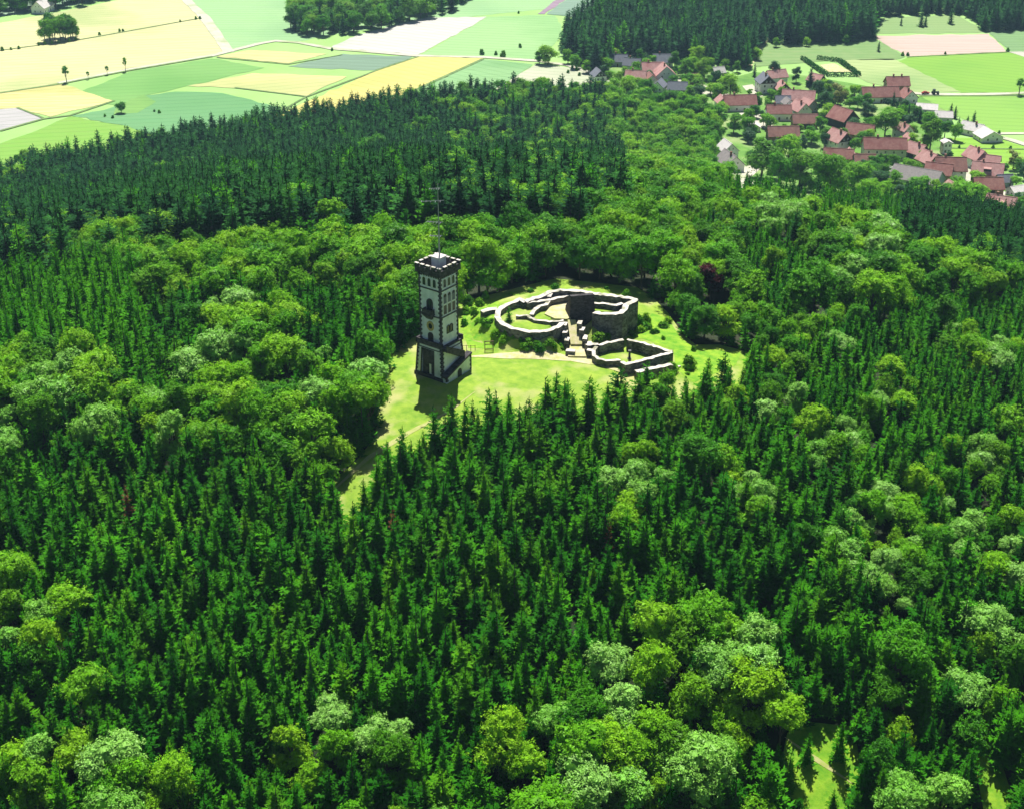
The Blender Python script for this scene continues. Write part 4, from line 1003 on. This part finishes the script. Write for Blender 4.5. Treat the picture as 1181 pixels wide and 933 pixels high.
def house(px, py, L, w, eh, yaw, wallm, roofm, label, pitch=42, dark_gable=False, chimney=1, dormer=0, barn=False, upper=None, name='house', half_hip=False, sheds=0, win='white', dz=0):
    L *= .93; w *= .93
    p = at(px, py); base = ground(p.x, p.y) - .1 + dz
    e = empty(name, (p.x, p.y, base), R(yaw), label, 'barn' if barn else 'house', 'houses of the village')
    HOUSES.append((p.x, p.y, max(L, w) * .62))
    rise = w / 2 * math.tan(R(pitch)); hl, hw = L / 2, w / 2
    mb = MB()
    def pent(x): return [(x, -hw, -1.2), (x, hw, -1.2), (x, hw, eh), (x, 0, eh + rise), (x, -hw, eh)]
    a, c = pent(-hl), pent(hl)
    mb.face(list(reversed(a))); mb.face(c)
    for i in (0, 1, 4): mb.face([a[i], a[(i + 1) % 5], c[(i + 1) % 5], c[i]])
    mb.build('wall', M[wallm], e)
    o = .55; oe = .5; th = .22
    sl = math.tan(R(pitch)); yb, zb = hw + oe, eh - oe * sl
    mb = MB()
    zr = eh + rise
    for s in (-1, 1):
        ring_b = [(-hl - o, s * yb, zb + .03), (hl + o, s * yb, zb + .03), (hl + o, 0, zr + .03), (-hl - o, 0, zr + .03)]
        if s < 0: pass
        else: ring_b = ring_b[::-1]
        mb.hexa(ring_b, [(q[0], q[1], q[2] + th / math.cos(R(pitch))) for q in ring_b])
    rf = mb.build('roof', M[roofm], e)
    mb = MB(); mb.box(-hl - o, hl + o, -.16, .16, zr + th / math.cos(R(pitch)) - .10, zr + th / math.cos(R(pitch)) + .07); mb.build('ridge', M[roofm], rf)
    for k in range(chimney):
        cx = hl * (-.35 + .75 * k); mb = MB(); cz = zr - .8
        mb.box(cx - .38, cx + .38, .35, 1.1, cz - .6, zr + 1.25); mb.box(cx - .46, cx + .46, .27, 1.18, zr + 1.25, zr + 1.4)
        mb.build('chimney', M['brick'], rf)
    for k in range(dormer):
        dx = (k - (dormer - 1) / 2) * L * .36; s = -1
        dw, y0 = 1.5, -hw * .78; z0 = eh + (hw - hw * .78) * sl
        mb = MB(); mb.hexa([(dx - dw, y0, z0), (dx + dw, y0, z0), (dx + dw, -hw * .2, z0), (dx - dw, -hw * .2, z0)], [(dx - dw, y0, z0 + 1.35), (dx + dw, y0, z0 + 1.35), (dx + dw, -hw * .2, z0 + 1.75), (dx - dw, -hw * .2, z0 + 1.75)])
        do = mb.build('dormer', M['timber'], rf)
        mb = MB(); mb.hexa([(dx - dw - .2, y0 - .35, z0 + 1.33), (dx + dw + .2, y0 - .35, z0 + 1.33), (dx + dw + .2, -hw * .12, z0 + 1.85), (dx - dw - .2, -hw * .12, z0 + 1.85)],
                           [(dx - dw - .2, y0 - .35, z0 + 1.5), (dx + dw + .2, y0 - .35, z0 + 1.5), (dx + dw + .2, -hw * .12, z0 + 2.02), (dx - dw - .2, -hw * .12, z0 + 2.02)])
        mb.build('dormer_roof', M[roofm], rf)
    if dark_gable:
        for s in (-1, 1):
            mb = MB(); y = hw + .0
            mb.prism([(-hw + .05, eh - .05), (hw - .05, eh - .05), (0, eh + rise - .12)], (s * hl, 0, 0), (0, 1, 0), (0, 0, 1), (s, 0, 0), .06)
            mb.build('gable_cladding', M['timber'], e)
    # openings
    def put(me, nm, x, y, z, rz):
        o_ = link(nm, me, e, (x, y, z), rz); return o_
    if barn:
        put(GATE, 'barn_door', hl * .1, -hw - .0, 0.1, 0); put(GATE, 'barn_door', hl, 0, 0.1, R(90))
        put(WINS[win], 'window', -hl, 0, eh * .75, R(-90)); put(WINS[win], 'window', hl, 0, eh + rise * .25, R(90))
        for x in (-hl * .5, hl * .6): put(WINS[win], 'window', x, -hw, eh * .5, 0)
    else:
        n = max(2, int(L / 3.4)); floors = [1.0] if eh < 4.6 else [1.0, 3.7]
        for z in floors:
            for k in range(n):
                x = -hl + (k + .5) * L / n
                if z == 1.0 and k == n // 2: put(DOOR, 'door', x, -hw, .1, 0)
                else: put(WIN[win], 'window', x, -hw, z, 0)
                put(WIN[win], 'window', x, hw, z, R(180))
            for s in (-1, 1):
                for y in (-w * .22, w * .22): put(WIN[win], 'window', s * hl, y, z, R(90 * s))
        gx_ = hl + (.065 if dark_gable else 0)
        for s in (-1, 1):
            if rise > 3: 
                for y in (-w * .12, w * .12): put(WINS[win], 'window', s * gx_, y, eh + .6, R(90 * s))
            else: put(WINS[win], 'window', s * gx_, 0, eh + .35, R(90 * s))
    return e
house(841, 197, 13, 9.5, 4.2, 106, 'white', 'grey_tile', 'white house with a grey brown roof at the wood edge, blank gable to the yard', chimney=1)
house(838, 186, 9, 8, 6.0, 106, 'white', 'pale_roof', 'tall white annexe with a pale grey roof just behind the grey brown roofed house', chimney=0)
house(852, 127, 18, 9.5, 4.0, 4, 'white', 'red_tile', 'long white house under a plain red roof, leftmost of the village centre', chimney=1)
house(832, 126, 7, 6.5, 4.2, 100, 'white', 'pink_tile', 'small white gabled wing at the left end of the long red roofed house', chimney=0)
house(882, 106, 11, 9.5, 5.8, 98, 'white', 'slate', 'tall white house with a black timber gable at the back of the village centre', dark_gable=True)
house(894, 97, 12, 8, 4.5, 20, 'white', 'pink_tile', 'pinkish roof half hidden behind the tall white black gabled house', chimney=1)
house(902, 110, 9, 8, 4.0, 96, 'timber', 'pink_tile', 'small dark timber house with a pink red roof right of the tall white house', dark_gable=True)
house(920, 121, 18, 10, 3.6, -14, 'cream', 'pink_tile', 'broad low house under the largest pale pink roof of the village centre')
house(902, 124, 8, 7, 3.2, 0, 'grey_wall', 'slate', 'low grey slate roof between the pink roofs of the village centre', chimney=0)
house(908, 128, 7, 5.5, 4.2, 100, 'white', 'grey_tile', 'narrow white gable with a grey roof in the village centre', chimney=0)
house(922, 134, 10, 9, 3.8, 112, 'white', 'pink_tile', 'white gabled house with two gable windows and bright pink roof in the village centre')
house(932, 128, 9, 7, 3.6, 112, 'grey_wall', 'pink_tile', 'pink roofed house tucked behind the bright pink white gabled one', chimney=0)
house(897, 138, 13, 8, 4.2, 0, 'white', 'red_tile', 'white house with a plain red roof left of the bright pink roofed gable')
house(927, 147, 13, 8.5, 3.2, 0, 'brick', 'brown_tile', 'short brown red barn roof below the bright pink gable', barn=True, chimney=0)
house(902, 161, 16, 9, 2.8, 2, 'brick', 'brown_tile', 'long brown red barn roof in front of the village centre trees', barn=True, chimney=0)
house(869, 151, 7, 6, 2.6, 88, 'white', 'pale_roof', 'little white garden house with a pale roof among the trees', chimney=0, pitch=30)
house(971, 145, 13, 11.5, 4.2, 124, 'timber', 'red_tile', 'big dark timber barn with a steep red roof and black gable', barn=True, chimney=0)
house(941, 100, 9, 8, 3.6, 128, 'timber', 'pink_tile', 'dark timber barn with a narrow pink roof at the top of the village', barn=True, chimney=0)
house(966, 173, 11, 10, 5.4, 118, 'white', 'pink_tile', 'white house with a black gable triangle and pale pink roof with one chimney', dark_gable=True)
house(991, 161, 14, 10, 3.6, -24, 'brick', 'red_tile', 'wide dull red roof right behind the pale pink roof with the chimney', chimney=0, barn=True)
house(966, 187, 14, 8, 3.0, -12, 'brick', 'red_tile', 'low dark red roof in front of the white house with the black gable', chimney=0, barn=True)
house(977, 186, 7, 6, 3.0, 70, 'cream', 'pink_tile', 'small pink cross roof set against the low dark red roof', chimney=0)
house(996, 191, 10, 6.5, 2.6, 0, 'cream', 'brown_tile', 'small brown roofed shed right of the low dark red roof', chimney=0, barn=True)
house(1013, 117, 21, 10, 3.6, 4, 'white', 'red_tile', 'long farmhouse with a red roof at the top edge of the village', chimney=1)
house(1033, 107, 13, 9, 5.0, 2, 'brick', 'red_tile', 'dark red roof with two chimneys behind the long farmhouse', chimney=2)
house(1046, 118, 9, 8.5, 3.4, 102, 'white', 'red_tile', 'red roofed gable house at the right end of the long farmhouse')
house(1040, 160, 9, 6.2, 5.0, 118, 'white', 'pink_tile', 'narrow white gable house beside the big dark round tree')
house(1048, 166, 6, 5.5, 2.4, 100, 'cream', 'pink_tile', 'tiny pink roofed shed below the narrow white gable house', chimney=0)
house(1018, 183, 21, 9.5, 6.0, -3, 'cream', 'red_tile', 'long two storey cream house with a red roof and grey gable end')
house(1056, 216, 22, 14, 4.6, -34, 'grey_wall', 'grey_tile', 'large grey barn with a brown grey roof and pale blue gable', barn=True, chimney=0, pitch=32)
house(1036, 203, 9, 6, 2.6, -34, 'grey_wall', 'pale_roof', 'low pale roofed lean-to at the left end of the large grey barn', barn=True, chimney=0, pitch=20)
house(1093, 206, 14, 11, 5.2, -2, 'white', 'brown_tile', 'broad house with a dark brown roof above a white ground floor', chimney=1)
house(1070, 197, 10, 9, 5.0, 112, 'brick', 'pink_tile', 'brick gable house with a pink roof left of the dark brown roof')
house(1081, 209, 12, 9, 4.4, -22, 'brick', 'red_tile', 'red roofed brick barn between the large grey barn and the street', barn=True, chimney=0)
house(1056, 182, 10, 9, 3.2, 126, 'timber', 'pink_tile', 'pink roofed house with two dormers right of the long cream house', dark_gable=True, dormer=2)
house(1124, 193, 10, 9, 5.2, 114, 'white', 'pink_tile', 'bright white gable house with a pink roof at the meadow edge')
house(1139, 197, 10, 8, 4.0, -24, 'white', 'pink_tile', 'pink roofed wing right of the bright white gable house', chimney=0)
house(1137, 208, 14, 10, 4.0, -20, 'timber', 'pink_tile', 'wide pink roof with a dark dormer on the right of the street', dormer=1, dark_gable=True)
house(1137, 223, 13, 9, 3.2, 2, 'brick', 'red_tile', 'red brown barn roof below the wide pink roof on the right', barn=True, chimney=0)
house(1157, 215, 7, 6, 2.8, 8, 'grey_wall', 'slate', 'small blue grey annexe beside the red brown barn', chimney=0)
house(1172, 226, 8, 6, 2.8, 22, 'white', 'pale_roof', 'small house with a white roof near the right edge of the village', chimney=0, pitch=30)
house(1153, 244, 12, 9, 2.8, -28, 'timber', 'pink_tile', 'nearest pink roofed house at the right edge with a dormer and dark gable', dormer=1, dark_gable=True)
house(1098, 226, 9, 6, 3.2, 104, 'cream', 'pink_tile', 'small pink roofed house behind the big yellow green tree', chimney=0)
house(1172, 262, 9, 7, 3.0, -8, 'grey_wall', 'slate', 'grey slate roof at the right edge of the picture, lowest of the village', chimney=0)
house(1068, 131, 11, 9, 3.2, -16, 'white', 'pale_roof', 'bungalow with a wide white roof behind the row of dark conifers', chimney=0, pitch=24)
house(1087, 140, 9, 8, 3.0, -10, 'white', 'pale_roof', 'second pale roofed bungalow, right of the wide white roof', chimney=0, pitch=30)
house(1121, 155, 12, 8.5, 3.0, 134, 'white', 'pale_roof', 'pale pinkish roofed house with a dormer at the meadow on the right', dormer=1, pitch=35)
house(1139, 162, 10, 12, 2.6, 100, 'white', 'pale_roof', 'wide white gabled bungalow at the end of the meadow lane', pitch=28, chimney=0)
house(1090, 177, 4.5, 4.5, 5.6, 95, 'white', 'pale_roof', 'tiny square white transformer house beside the big dark tree', chimney=0, pitch=25)
house(733, 96, 12, 8.5, 3.4, -12, 'white', 'pink_tile', 'pink roofed house at the left end of the upper hamlet')
house(766, 95, 11, 12, 5.0, 96, 'white', 'pink_tile', 'largest white gabled house of the upper hamlet with a pink roof', chimney=1)
house(751, 90, 12, 9, 5.0, 6, 'white', 'pink_tile', 'pink roofed wing between the two houses of the upper hamlet', chimney=1)
house(750, 98, 9, 9, 2.6, 98, 'cream', 'brown_tile', 'low brown pink roofed front building of the upper hamlet', chimney=0)
house(713, 76, 11, 8, 3.2, -10, 'grey_wall', 'slate', 'slate roofed house leftmost against the dark wood', chimney=1)
house(729, 81, 10, 8, 3.4, -20, 'white', 'slate', 'second slate roofed house against the dark wood')
house(764, 76, 12, 9, 3.0, 0, 'white', 'slate', 'slate roofed house right below the dark wood above the hamlet')
house(690, 93, 9, 7.5, 3.2, 105, 'white', 'slate', 'grey roofed house with a dark gable beside the field lane on the left', dark_gable=True, chimney=0)
house(798, 96, 7, 6, 2.6, 10, 'brick', 'brown_tile', 'small brown hut right of the large white gabled house', chimney=0)
house(781, 108, 11, 8, 3.0, -8, 'white', 'slate', 'grey roof showing between trees below the upper hamlet', chimney=0)
house(760, 105, 9, 7, 3.0, 70, 'white', 'slate', 'blue grey roof directly below the brown pink front building', chimney=0)
house(828, 88, 7, 6, 2.6, 20, 'timber', 'pale_roof', 'small pale roofed cabin under the wood edge right of the hamlet', chimney=0)
house(50, 14, 16, 10, 4, 80, 'white', 'pale_roof', 'lone white roofed house in front of the bluish wood at top left', chimney=1)

# vehicles on the field lane
def wheel(mb, x, y, r, w): mb.tube((x, y - w / 2, r), (x, y + w / 2, r), r, r, 12)
p = at(1067, 109.4); car = empty('parked_car', (p.x, p.y, ground(p.x, p.y) + .4), R(2), 'low red car on the pale lane beside the meadow', 'car')
b = MB(); b.box(-2.1, 2.1, -.85, .85, .35, .9); b.hexa([(-1.3, -.78, .9), (1.2, -.78, .9), (1.2, .78, .9), (-1.3, .78, .9)], [(-.9, -.65, 1.42), (.6, -.65, 1.42), (.6, .65, 1.42), (-.9, .65, 1.42)]); b.build('body', M['red_paint'], car)
b = MB(); b.hexa([(-1.1, -.80, .95), (1.0, -.80, .95), (1.0, .80, .95), (-1.1, .80, .95)], [(-.85, -.70, 1.34), (.55, -.70, 1.34), (.55, .70, 1.34), (-.85, .70, 1.34)]); b.build('window', M['glass'], car)
for x in (-1.3, 1.3):
    for y in (-.8, .8): b = MB(); wheel(b, x, y, .33, .22); b.build('wheel', M['rubber'], car)
p = at(1078, 109.8); tr_ = empty('tractor', (p.x, p.y, ground(p.x, p.y) + .4), R(5), 'dark tractor with a cab standing on the lane next to the red car', 'tractor')
b = MB(); b.box(-.4, 2.2, -.45, .45, .7, 1.5, batter=.05); b.box(-1.3, -.4, -.7, .7, .7, 1.2); b.build('body', M['dark_paint'], tr_)
b = MB(); b.box(-1.35, .05, -.75, .75, 1.5, 2.6, batter=.12); b.build('cab', M['glass'], tr_)
b = MB(); b.box(-1.4, .1, -.8, .8, 2.6, 2.72); b.build('cab_roof', M['dark_paint'], tr_)
for x, r in ((-.9, .85), (1.6, .5)):
    for y in (-.85, .85): b = MB(); wheel(b, x, y, r, .4); b.build('wheel', M['rubber'], tr_)

# clipped hedge round the garden plot behind the village
def hedge(pts_px, h, w, label):
    pts = [at(*q) for q in pts_px]; rnd = random.Random(5); mb = MB()
    for a_, c_ in zip(pts, pts[1:]):
        d = c_ - a_; d.z = 0; n = int(d.length / .025); d.normalize(); nn = Vector((-d.y, d.x, 0))
        for k in range(n):
            q = a_.lerp(c_, rnd.random()); s = rnd.uniform(.2, .42); off = rnd.uniform(-1, 1); zz = rnd.uniform(0, h)
            if abs(off) < .7 and zz < h * .85: off = math.copysign(rnd.uniform(.8, 1), off)
            q = q + nn * off * w / 2; z = ground(q.x, q.y) + zz
            v = Vector((rnd.gauss(0, 1), rnd.gauss(0, 1), rnd.gauss(.5, 1))).normalized(); u = v.orthogonal().normalized(); t_ = v.cross(u)
            c0 = Vector((q.x, q.y, z)); mb.face([c0 - u * s, c0 + t_ * s, c0 + u * s, c0 - t_ * s])
    o = mb.build('hedge', M['dark_spruce']); tag(o, label, 'hedge')
hedge([(925, 69), (953, 88.5), (991, 88.5), (968, 72), (942, 69)], 2.4, 2.4, 'dark clipped hedge around a rectangular garden plot above the village')
hedge([(1006, 116), (1052, 128), (1078, 146), (1110, 152)], 2.6, 2.0, 'dark conifer hedge running below the bungalows')
sheet('garden', [(945, 76), (962, 74), (982, 84), (956, 84)], M['sand'], .3, 10)

# ------------------------------------------------------------------ trees of the village and the fields
VT = [ # px, py of the foot, height, width factor, kind, label
 (878, 206, 19, 1.25, 'broad', 'big dark round tree right of the white house yard, left one of three'),
 (897, 219, 17, 1.15, 'broad', 'big round tree in the middle of the three below the barn roofs'),
 (921, 221, 18, 1.2, 'broad', 'big round tree, right one of the three below the barn roofs'),
 (908, 197, 17, 1.1, 'yellow', 'bright yellow green tree behind the three big round trees'),
 (957, 235, 21, 1.15, 'broad', 'largest dark domed tree at the lawn below the village'),
 (985, 226, 15, 1.2, 'broad', 'broad tree right of the largest domed tree'),
 (945, 157, 11, 1.1, 'broad', 'green tree between the barn roofs and the dark timber barn'),
 (950, 131, 13, 1.1, 'dark_broad', 'dark tree left of the big dark timber barn'), (943, 115, 12, 1.0, 'dark_broad', 'dark green tree under the narrow pink barn roof'),
 (966, 124, 14, 1.15, 'khaki', 'tall pale khaki tree at the top right of the village centre'), (985, 118, 10, 1.1, 'yellow', 'yellow green tree beside the pale khaki tree'),
 (1000, 126, 10, 1.1, 'broad', 'bright tree below the long farmhouse'), (1000, 143, 12, 1.2, 'dark_broad', 'dark blue green round tree in the middle of the village'),
 (1020, 160, 15, 1.3, 'broad', 'wide dark green tree above the long cream house'), (1003, 166, 8, 1.3, 'yellow', 'low yellow green tree in front of the wide dark tree'),
 (1014, 116, 7, 1.0, 'dark_broad', 'small grey green tree before the long farmhouse'), (1072, 176, 18, 1.05, 'broad', 'tall dark round tree right of the narrow white gable house'),
 (1089, 160, 10, 1.2, 'broad', 'green tree between the bungalows and the tall dark tree'), (1101, 163, 9, 1.2, 'broad', 'bright green tree left of the pinkish dormer house'),
 (1062, 190, 8, 1.2, 'broad', 'round green bush tree beside the pink house with two dormers'), (1030, 196, 8, 1.1, 'broad', 'garden tree in front of the long cream house'),
 (1045, 199, 7, 1.1, 'yellow', 'small bright garden tree above the large grey barn'), (1008, 200, 9, 1.2, 'broad', 'leafy tree left of the lean-to of the grey barn'),
 (1113, 254, 16, 1.35, 'yellow', 'big rounded yellow green tree at the lower right of the village'), (1093, 262, 12, 1.3, 'yellow', 'bright yellow green tree below the small pink roof'),
 (1168, 196, 10, 1.3, 'khaki', 'olive brown tree at the right edge beside the meadow'), (1180, 208, 9, 1.0, 'dark_broad', 'dark tree at the right edge of the village'),
 (1176, 246, 8, 1.1, 'broad', 'green tree by the white roofed small house'), (1055, 232, 10, 1.1, 'broad', 'leafy tree before the gable of the large grey barn'),
 (1075, 228, 9, 1.1, 'broad', 'round green tree at the right gable of the large grey barn'), (1030, 226, 12, 1.3, 'broad', 'broad green tree left below the large grey barn'),
 (1000, 236, 11, 1.2, 'yellow', 'yellow green tree at the wood edge below the village'), (1015, 243, 12, 1.2, 'broad', 'green tree at the wood edge below the grey barn'),
 (803, 80, 15, 1.25, 'broad', 'broad domed tree at the wood edge, upper of two above the hamlet'), (790, 90, 13, 1.2, 'broad', 'left domed tree right of the large white gabled house'),
 (812, 92, 14, 1.2, 'broad', 'right domed tree beside the upper hamlet'), (826, 103, 12, .9, 'dark_broad', 'slim dark tree between the hamlet and the village'),
 (842, 112, 14, 1.35, 'yellow', 'wide light green tree between hamlet and village'), (893, 95, 13, 1.0, 'dark_broad', 'blue green tree behind the village centre'),
 (918, 96, 10, 1.0, 'dark_broad', 'dark tree left of the narrow pink barn roof'), (632, 75, 12, 1.35, 'yellow', 'pale green tree clump at the left end of the far dark wood'),
 (622, 74, 9, 1.2, 'broad', 'smaller green tree left of the pale clump by the far wood'), (700, 84, 9, 1.2, 'broad', 'green tree left of the slate roofs'),
 (692, 79, 8, 1.2, 'yellow', 'light green tree at the bend of the field lane'), (745, 78, 9, .9, 'dark_broad', 'dark tree between the slate roofs of the hamlet'),
 (752, 77, 7, 1.1, 'yellow', 'small bright tree between the slate roofs'), (720, 92, 8, 1.2, 'broad', 'green tree left of the first pink hamlet roof'),
 (880, 147, 8, 1.2, 'broad', 'green tree beside the little garden house'), (870, 137, 8, 1.2, 'broad', 'bright green tree below the long red roof'),
 (888, 150, 8, 1.2, 'yellow', 'yellow green tree above the long brown barn roof'), (935, 165, 9, 1.1, 'broad', 'tree right of the long brown barn roof'),
 (950, 172, 9, .9, 'dark_broad', 'dark tree left of the white house with the black gable'), (925, 176, 9, .9, 'dark_broad', 'dark conical tree below the long brown barn'),
 (985, 177, 8, 1.1, 'broad', 'green tree right of the white black gabled house'), (864, 160, 12, 1.2, 'broad', 'large green tree behind the white house at the wood edge'),
 (846, 155, 12, 1.3, 'broad', 'round green tree above the tall white annexe'), (828, 148, 13, 1.2, 'broad', 'green tree at the wood edge left of the garden house'),
 (77, 96, 10.5, .85, 'open', 'largest roadside tree beside the yellow field, leftmost of four'), (102, 92, 5, .7, 'open', 'smallest thin roadside tree beside the yellow field'),
 (124, 87, 5.8, .7, 'open', 'thin young roadside tree, third from the left by the yellow field'), (145, 83, 9, .7, 'open', 'rightmost roadside tree beside the yellow field'),
 (1175, 110, 10, 1.1, 'open', 'lone tree with a clear trunk on the lane at the right edge'),
 (140, 131, 6, 1.4, 'broad', 'single rounded bush tree in the green field on the left'), (32, 192, 8, 1.2, 'broad', 'tree beside the wood at the lower left field, right one of two'), (22, 193, 6, 1.0, 'broad', 'smaller tree beside the lower left field'),
]
NAME.update({'open': 'broadleaf_tree', 'bush': 'shrub', 'dark_broad': 'broadleaf_tree', 'khaki': 'broadleaf_tree'})
M['dark_leaf'] = leaf_mat('dark_leaf', [(0.03, 0.13, 0.035), (0.04, 0.17, 0.03)], trans=.3, spec=.2)
M['khaki_leaf'] = leaf_mat('khaki_leaf', [(0.26, 0.32, 0.08), (0.28, 0.30, 0.09)], trans=.35, spec=.2)
KIND['dark_broad'] = [leaf_crown(91, M['dark_leaf'], rx=3.2, base=.1), leaf_crown(92, M['dark_leaf'], rx=3.0, base=.08)]
KIND['khaki'] = [leaf_crown(95, M['khaki_leaf'], rx=3.2, base=.1, sprays=170)]
for px, py, h, wf, k, lab in VT:
    p = at(px, py); tree(k, random.randrange(len(KIND[k])), Vector((p.x, p.y, ground(p.x, p.y) - .1)), h, wf, lab, 'trees of the village' if px > 600 else None, 'tree', NAME[k])
# leafy trees along the front of the far dark wood
for px, py, h, k in ((655, 74, 10, 'broad'), (664, 80, 9, 'yellow'), (676, 85, 9, 'broad'), (708, 72, 9, 'yellow'), (738, 70, 8, 'broad'), (778, 78, 11, 'broad'), (796, 84, 10, 'yellow'), (835, 84, 9, 'broad'), (850, 84, 8, 'broad'), (872, 70, 8, 'yellow'), (895, 55, 7, 'broad'), (930, 54, 6, 'yellow'), (975, 52, 7, 'broad')):
    p = at(px, py); tree(k, 1, Vector((p.x, p.y, p.z - .1)), h, 1.2, 'leafy tree before the far dark wood, tip %s' % place_words(*project(p + Vector((0, 0, h)))[:2]), 'leafy trees before the far wood', 'tree', 'broadleaf_tree')
# the copse in the big yellow field
for i, (px, py, h) in enumerate(((52, 49, 15), (58, 48, 16), (64, 48.5, 15), (70, 47.5, 16), (76, 47, 16), (82, 46, 15), (88, 45, 14), (61, 44, 16), (73, 43.5, 16), (84, 42.5, 15))):
    p = at(px, py); tree('broad', i % 5, Vector((p.x, p.y, p.z - .1)), h, .9, 'tree of the copse in the yellow field, tip %s' % place_words(*project(p + Vector((0, 0, h)))[:2]), 'copse in the yellow field', 'tree', 'broadleaf_tree')
# conifers of the village: dark row under the bungalows, windbreak behind the grey barn, singles on the pink field
rows = [(1028, 131, 7), (1034, 134, 9), (1040, 136, 8), (1047, 138, 9), (1053, 139, 8), (1060, 142, 8), (1066, 144, 7), (1073, 146, 7), (1096, 136, 8), (1101, 137, 7), (1080, 141, 5), (1115, 146, 6), (1122, 147, 9), (1105, 148, 6),
        (1062, 31, 11), (1067, 31, 8), (1096, 28, 11), (1039, 30, 6), (1013, 60, 7), (1030, 122, 8), (870, 89, 8), (934, 101, 12), (1170, 268, 13), (1155, 264, 12)]
for px, py, h in rows:
    p = at(px, py); tree('dark', random.randrange(3), Vector((p.x, p.y, p.z - .1)), h, 1.25, 'dark conifer %s, tip %s' % ('on the far meadow' if py < 70 else 'in the gardens of the village', place_words(*project(p + Vector((0, 0, h)))[:2])), 'garden conifers', 'spruce', 'spruce_tree')
# garden shrubs between the houses
VIL = [(p.x, p.y) for p in (at(*q) for q in [(830, 112), (930, 96), (1000, 112), (1060, 128), (1085, 165), (1120, 205), (1181, 200), (1181, 262), (1090, 250), (1000, 240), (930, 225), (880, 205), (850, 165), (832, 140)])]
HAM = [(p.x, p.y) for p in (at(*q) for q in [(690, 80), (790, 78), (830, 100), (830, 116), (760, 110), (700, 98)])]
taken = [(e[0], e[1], e[2]) for e in HOUSES]
n = 0
for poly, cnt in ((VIL, 150), (HAM, 40)):
    xs = [q[0] for q in poly]; ys = [q[1] for q in poly]; m_ = 0
    for _ in range(8000):
        if m_ >= cnt: break
        x, y = random.uniform(min(xs), max(xs)), random.uniform(min(ys), max(ys))
        if not inside(x, y, poly) or any((x - a) ** 2 + (y - c) ** 2 < (r + 1.0) ** 2 for a, c, r in taken): continue
        taken.append((x, y, 2.8)); m_ += 1
        h = random.uniform(3.5, 9.0); k = random.choice(('broad', 'wild', 'broad', 'yellow', 'bush', 'dark_broad')); v = random.randrange(len(KIND[k]))
        z = ground(x, y); a, c, _d = project(Vector((x, y, z + h)))
        e = empty('shrub', (x, y, z - .1), random.uniform(0, 6), 'garden shrub of the village with its top %s' % place_words(a, c), 'bush', 'garden shrubs of the village')
        s = h / 10; e.scale = (s * 1.5, s * 1.5, s) if k != 'bush' else (s * .8, s * .8, s)
        link('crown', KIND[k][v][0], e); link('stem', KIND[k][v][1], e)
# specks of scrub along the field tracks
for px, py, h in ((3, 59, 3), (22, 57, 2.4), (13, 58, 2), (115, 41, 2.4), (138, 37, 2.4), (142, 36.6, 2), (208, 26, 2), (226, 23, 2.6), (231, 22.6, 2.4), (45, 53, 2.5), (52, 52, 2.5), (60, 51.5, 2.6), (68, 50.5, 2.4), (80, 49, 2.6), (88, 47, 2.5),
                  (383, 59, 2.4), (556, 63.5, 4), (572, 64, 3), (580, 66, 4.5), (600, 55.5, 3), (598, 16, 2), (121, 135, 2), (130, 137, 2), (184, 131, 2.2), (178, 129.5, 1.6), (1041, 65, 3), (1047, 65, 2.6), (1090, 63, 2), (1162, 60, 3),
                  (660, 79, 2.5), (665, 82, 3), (655, 85, 2.5), (668, 88, 2.5), (1152, 155, 2.2), (1125, 172, 2), (1145, 172, 2.2), (1165, 172.5, 2), (1085, 172, 2), (1106, 171.5, 2)):
    p = at(px, py); e = empty('shrub', (p.x, p.y, p.z), random.uniform(0, 6), 'small dark scrub on the field edge, %s' % place_words(px, py), 'bush', 'scrub on the field edges')
    s = h / 10; e.scale = (s * .75, s * .6, s); link('crown', KIND['bush'][0][0], e)
